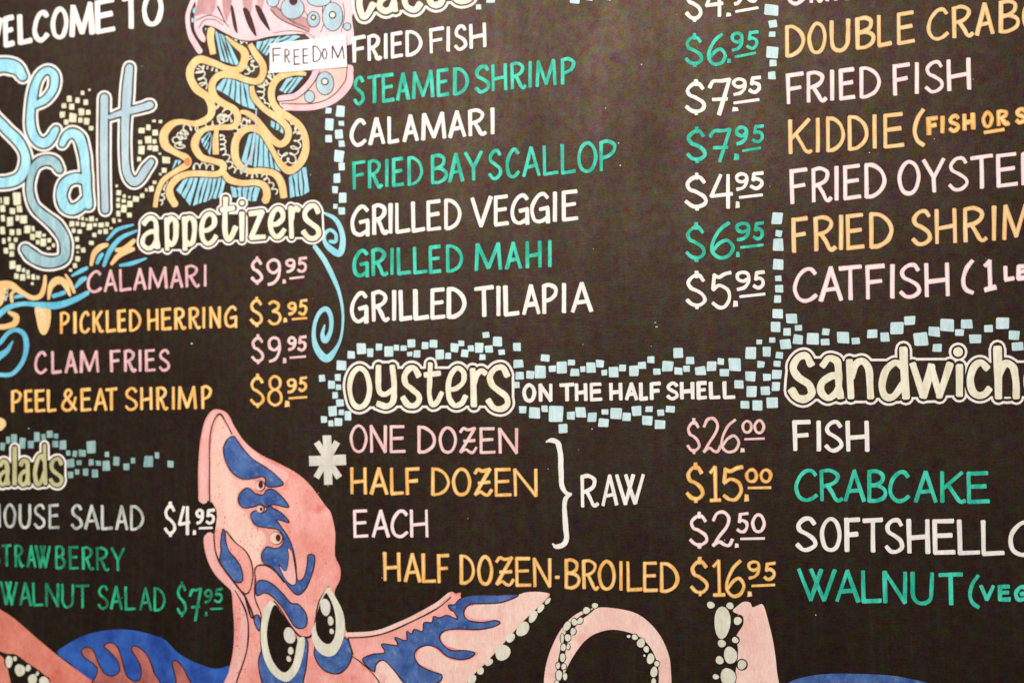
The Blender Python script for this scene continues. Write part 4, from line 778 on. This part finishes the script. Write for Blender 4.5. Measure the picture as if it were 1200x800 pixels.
# the curled arm beside it
arch = g_([(160, 720), (165, 640), (175, 540), (205, 440), (260, 335), (335, 262), (420, 232), (520, 230), (655, 262), (755, 350), (812, 460), (828, 560), (826, 720), (765, 720), (765, 560), (742, 475), (700, 410), (640, 368), (530, 343), (440, 362), (380, 402), (330, 465), (290, 535), (255, 620), (240, 720)])
op('arm', fillc(arch), 'skin_pale', 3, 'pale pink curled arm')
op('arm_groove', stroke(g_([(240, 660, 7), (252, 540, 7), (270, 430, 6.5), (300, 350, 6), (350, 290, 5), (400, 255, 3), (430, 235, 1)]), 6), 'board', 3.5)
sucker(g_, [(432, 218, 17, 13), (388, 243, 19, 17), (355, 297, 14, 18, .5), (325, 303, 14, 19), (287, 325, 18, 25, .4), (319, 352, 15, 17), (291, 385, 15, 20), (262, 388, 9, 24), (268, 435, 13, 19), (293, 432, 9, 15), (264, 488, 15, 21), (240, 530, 11, 17), (270, 535, 13, 15), (245, 580, 17, 25), (277, 587, 12, 18), (234, 622, 13, 15),
             (608, 378, 9, 8), (640, 382, 15, 15), (672, 412, 20, 25), (700, 445, 15, 16), (722, 494, 20, 27), (755, 520, 13, 15), (740, 563, 18, 28), (738, 612, 13, 16), (690, 478, 6, 6)], 4.444, .9)
arm3 = g_ and h_([(205, 213), (230, 198), (262, 202), (275, 226), (300, 218), (330, 214), (355, 290), (385, 420), (402, 560), (406, 720), (180, 720), (188, 560), (200, 450), (190, 380), (225, 320), (225, 275), (200, 262), (172, 245)])
op('arm', fillc(arm3), 'skin_pale', 3, 'pale pink arm pointing up')
sucker(h_, [(58, 215, 19, 19), (158, 219, 20, 17), (118, 305, 45, 80), (198, 297, 22, 20), (185, 397, 17, 16), (115, 415, 20, 21), (160, 476, 33, 47), (104, 502, 20, 22), (220, 525, 24, 24), (148, 590, 38, 50), (84, 588, 16, 14)], 4.444, 1.6)
op('arm_patch', fillc([(905, 812), (922, 800.5), (937, 794), (965, 789.3), (1000, 788.8), (1040, 790.5), (1065, 794.5), (1090, 801), (1110, 815), (1100, 860), (910, 860)]), 'blue', 3)
# arms at the left edge
op('arm', fillc(i_([(-60, 270), (0, 305), (100, 370), (250, 500), (420, 640), (640, 800), (760, 900), (340, 900), (335, 800), (315, 760), (250, 705), (180, 660), (110, 608), (50, 602), (0, 585), (-60, 560)])), 'skin_deep', 3, 'salmon arm at the left edge')
op('arm', fillc(i_([(-60, 600), (0, 612), (35, 650), (60, 740), (80, 900), (-60, 900)])), 'skin_deep', 3)
sucker(i_, [(62, 655, 25, 38), (102, 635, 12, 18), (135, 712, 33, 43), (190, 698, 18, 22), (220, 775, 28, 40), (252, 735, 11, 14), (297, 787, 34, 32)], 5.714, 1.3)
dome = i_([(385, 600), (450, 540), (560, 482), (680, 450), (800, 440), (920, 450), (1040, 482), (1110, 512)]) + e_([(100, 590), (200, 650), (330, 698), (400, 698), (448, 685), (440, 760), (410, 850), (300, 960)]) + i_([(900, 960), (640, 860), (500, 690)])
op('arm_patch', fillc(dome), 'blue2', 2.5, 'deep blue web between the arms')
for p in (i_([(635, 850), (655, 725), (630, 672), (562, 622), (548, 582), (585, 556), (625, 580), (660, 660), (700, 732), (755, 750), (800, 722), (790, 655), (742, 595), (700, 555), (722, 530), (765, 536), (800, 580), (822, 660), (852, 750), (900, 785), (940, 770), (945, 700), (912, 625), (880, 575), (900, 550), (940, 565), (992, 620), (1030, 720), (1055, 850)]),
          e_([(70, 662), (98, 650), (130, 680), (165, 740), (210, 850), (110, 850), (90, 760)])):
    outlined_patch(p, 'dusk', 1.5, 4.5, 'skin_patch')

fl = []
for _ in range(150):
    x, y = random.choice(((random.gauss(258, 5), random.uniform(500, 640)), (random.gauss(283, 12), random.gauss(640, 16)), (random.uniform(277, 288), random.uniform(705, 795)), (random.uniform(300, 385), random.uniform(560, 660))))
    if y < 640 and x < 246 + max(0, 520-y)*.3: continue
    fl.append(disc(x, y, random.uniform(.25, .75), random.uniform(.3, 1.3), 7, random.uniform(-.4, .4)))
o = op('red_fleck', fl, 'fleck', 3.4); o['kind'] = 'stuff'
# ------------------------------------------------------------------ chips and chalk specks
specks = [disc(x, y, r, r*.8, 7) for x, y, r in ((725, 168, .9), (727, 194, .9), (752, 76, 1), (710, 127, .7), (225, 402.5, 1.2), (768, 378, .8), (770, 383, .9), (694, 502.5, 1), (34, 502, .8), (769, 383, .8), (364, 205, .7), (1095, 163, .6), (1019, 179, .8), (956, 720, .8))]
for _ in range(46): specks.append(disc(random.uniform(-40, 1240), random.uniform(-30, 830), *(random.uniform(.25, .6),)*2, 6))
o = shape('paint_speck', specks, 'bone', board, 6); o['kind'] = 'stuff'

# ------------------------------------------------------------------ taped paper slip
slip = bpy.data.objects.new('paper_slip', None); scene.collection.objects.link(slip); slip.location = on_board(362, 64, .002)
slip['label'] = 'white paper slip with FREEDOM handwritten on it, stuck over the jellyfish'; slip['category'] = 'paper label'
def slip_pt(u, v, extra=0):
    a, b, c, d = (317, 52), (406.4, 41.6), (407.6, 79), (317, 86.4)
    x = (a[0]*(1-u)+b[0]*u)*(1-v)+(d[0]*(1-u)+c[0]*u)*v; y = (a[1]*(1-u)+b[1]*u)*(1-v)+(d[1]*(1-u)+c[1]*u)*v
    curl = .0016+.0012*(2*u-1)**2+.0008*max(0, v-.6)
    return on_board(x, y, curl+extra)
nu, nv = 12, 5; vs = []; fs = []
for k, ex in enumerate((0, -.0002)):
    for j in range(nv+1):
        for i in range(nu+1): vs.append(slip_pt(i/nu, j/nv, ex))
W1 = nu+1; O2 = W1*(nv+1)
for j in range(nv):
    for i in range(nu):
        q = (j*W1+i, (j+1)*W1+i, (j+1)*W1+i+1, j*W1+i+1); fs.append(q); fs.append(tuple(O2+t for t in q[::-1]))
link_mesh('sheet', vs, fs, M['paper'], slip)
def ink_pt(x, y): # picture -> u, v on the slip
    u = (x-317)/90.0; top = 52+(41.6-52)*u; bot = 86.4+(79-86.4)*u
    return u, (y-top)/(bot-top)
polys = []
for ch, x0, x1, y0, y1 in (('F', 600, 652, 283, 372), ('R', 668, 708, 290, 372), ('E', 722, 762, 290, 385), ('E', 775, 812, 285, 378), ('D', 833, 886, 270, 368), ('O', 888, 922, 285, 352), ('M', 945, 1022, 268, 350)):
    c0, c1 = a5([(x0, y0)])[0], a5([(x1, y1)])[0]
    polys += glyph(ch, c0[0], c1[0], lambda x: c1[1], lambda x: c0[1], 1.75, jit=.03)
ov, of = union(polys)
vs = [slip_pt(*ink_pt(v[0], v[1]), extra=.00012) for v in ov]
fs = []
for f in of:
    a, b, c = (vs[i] for i in f[:3]); fs.append(f[::-1] if (b-a).cross(c-a).y > 0 else f)
o = link_mesh('lettering', vs, fs, M['ink'], slip)
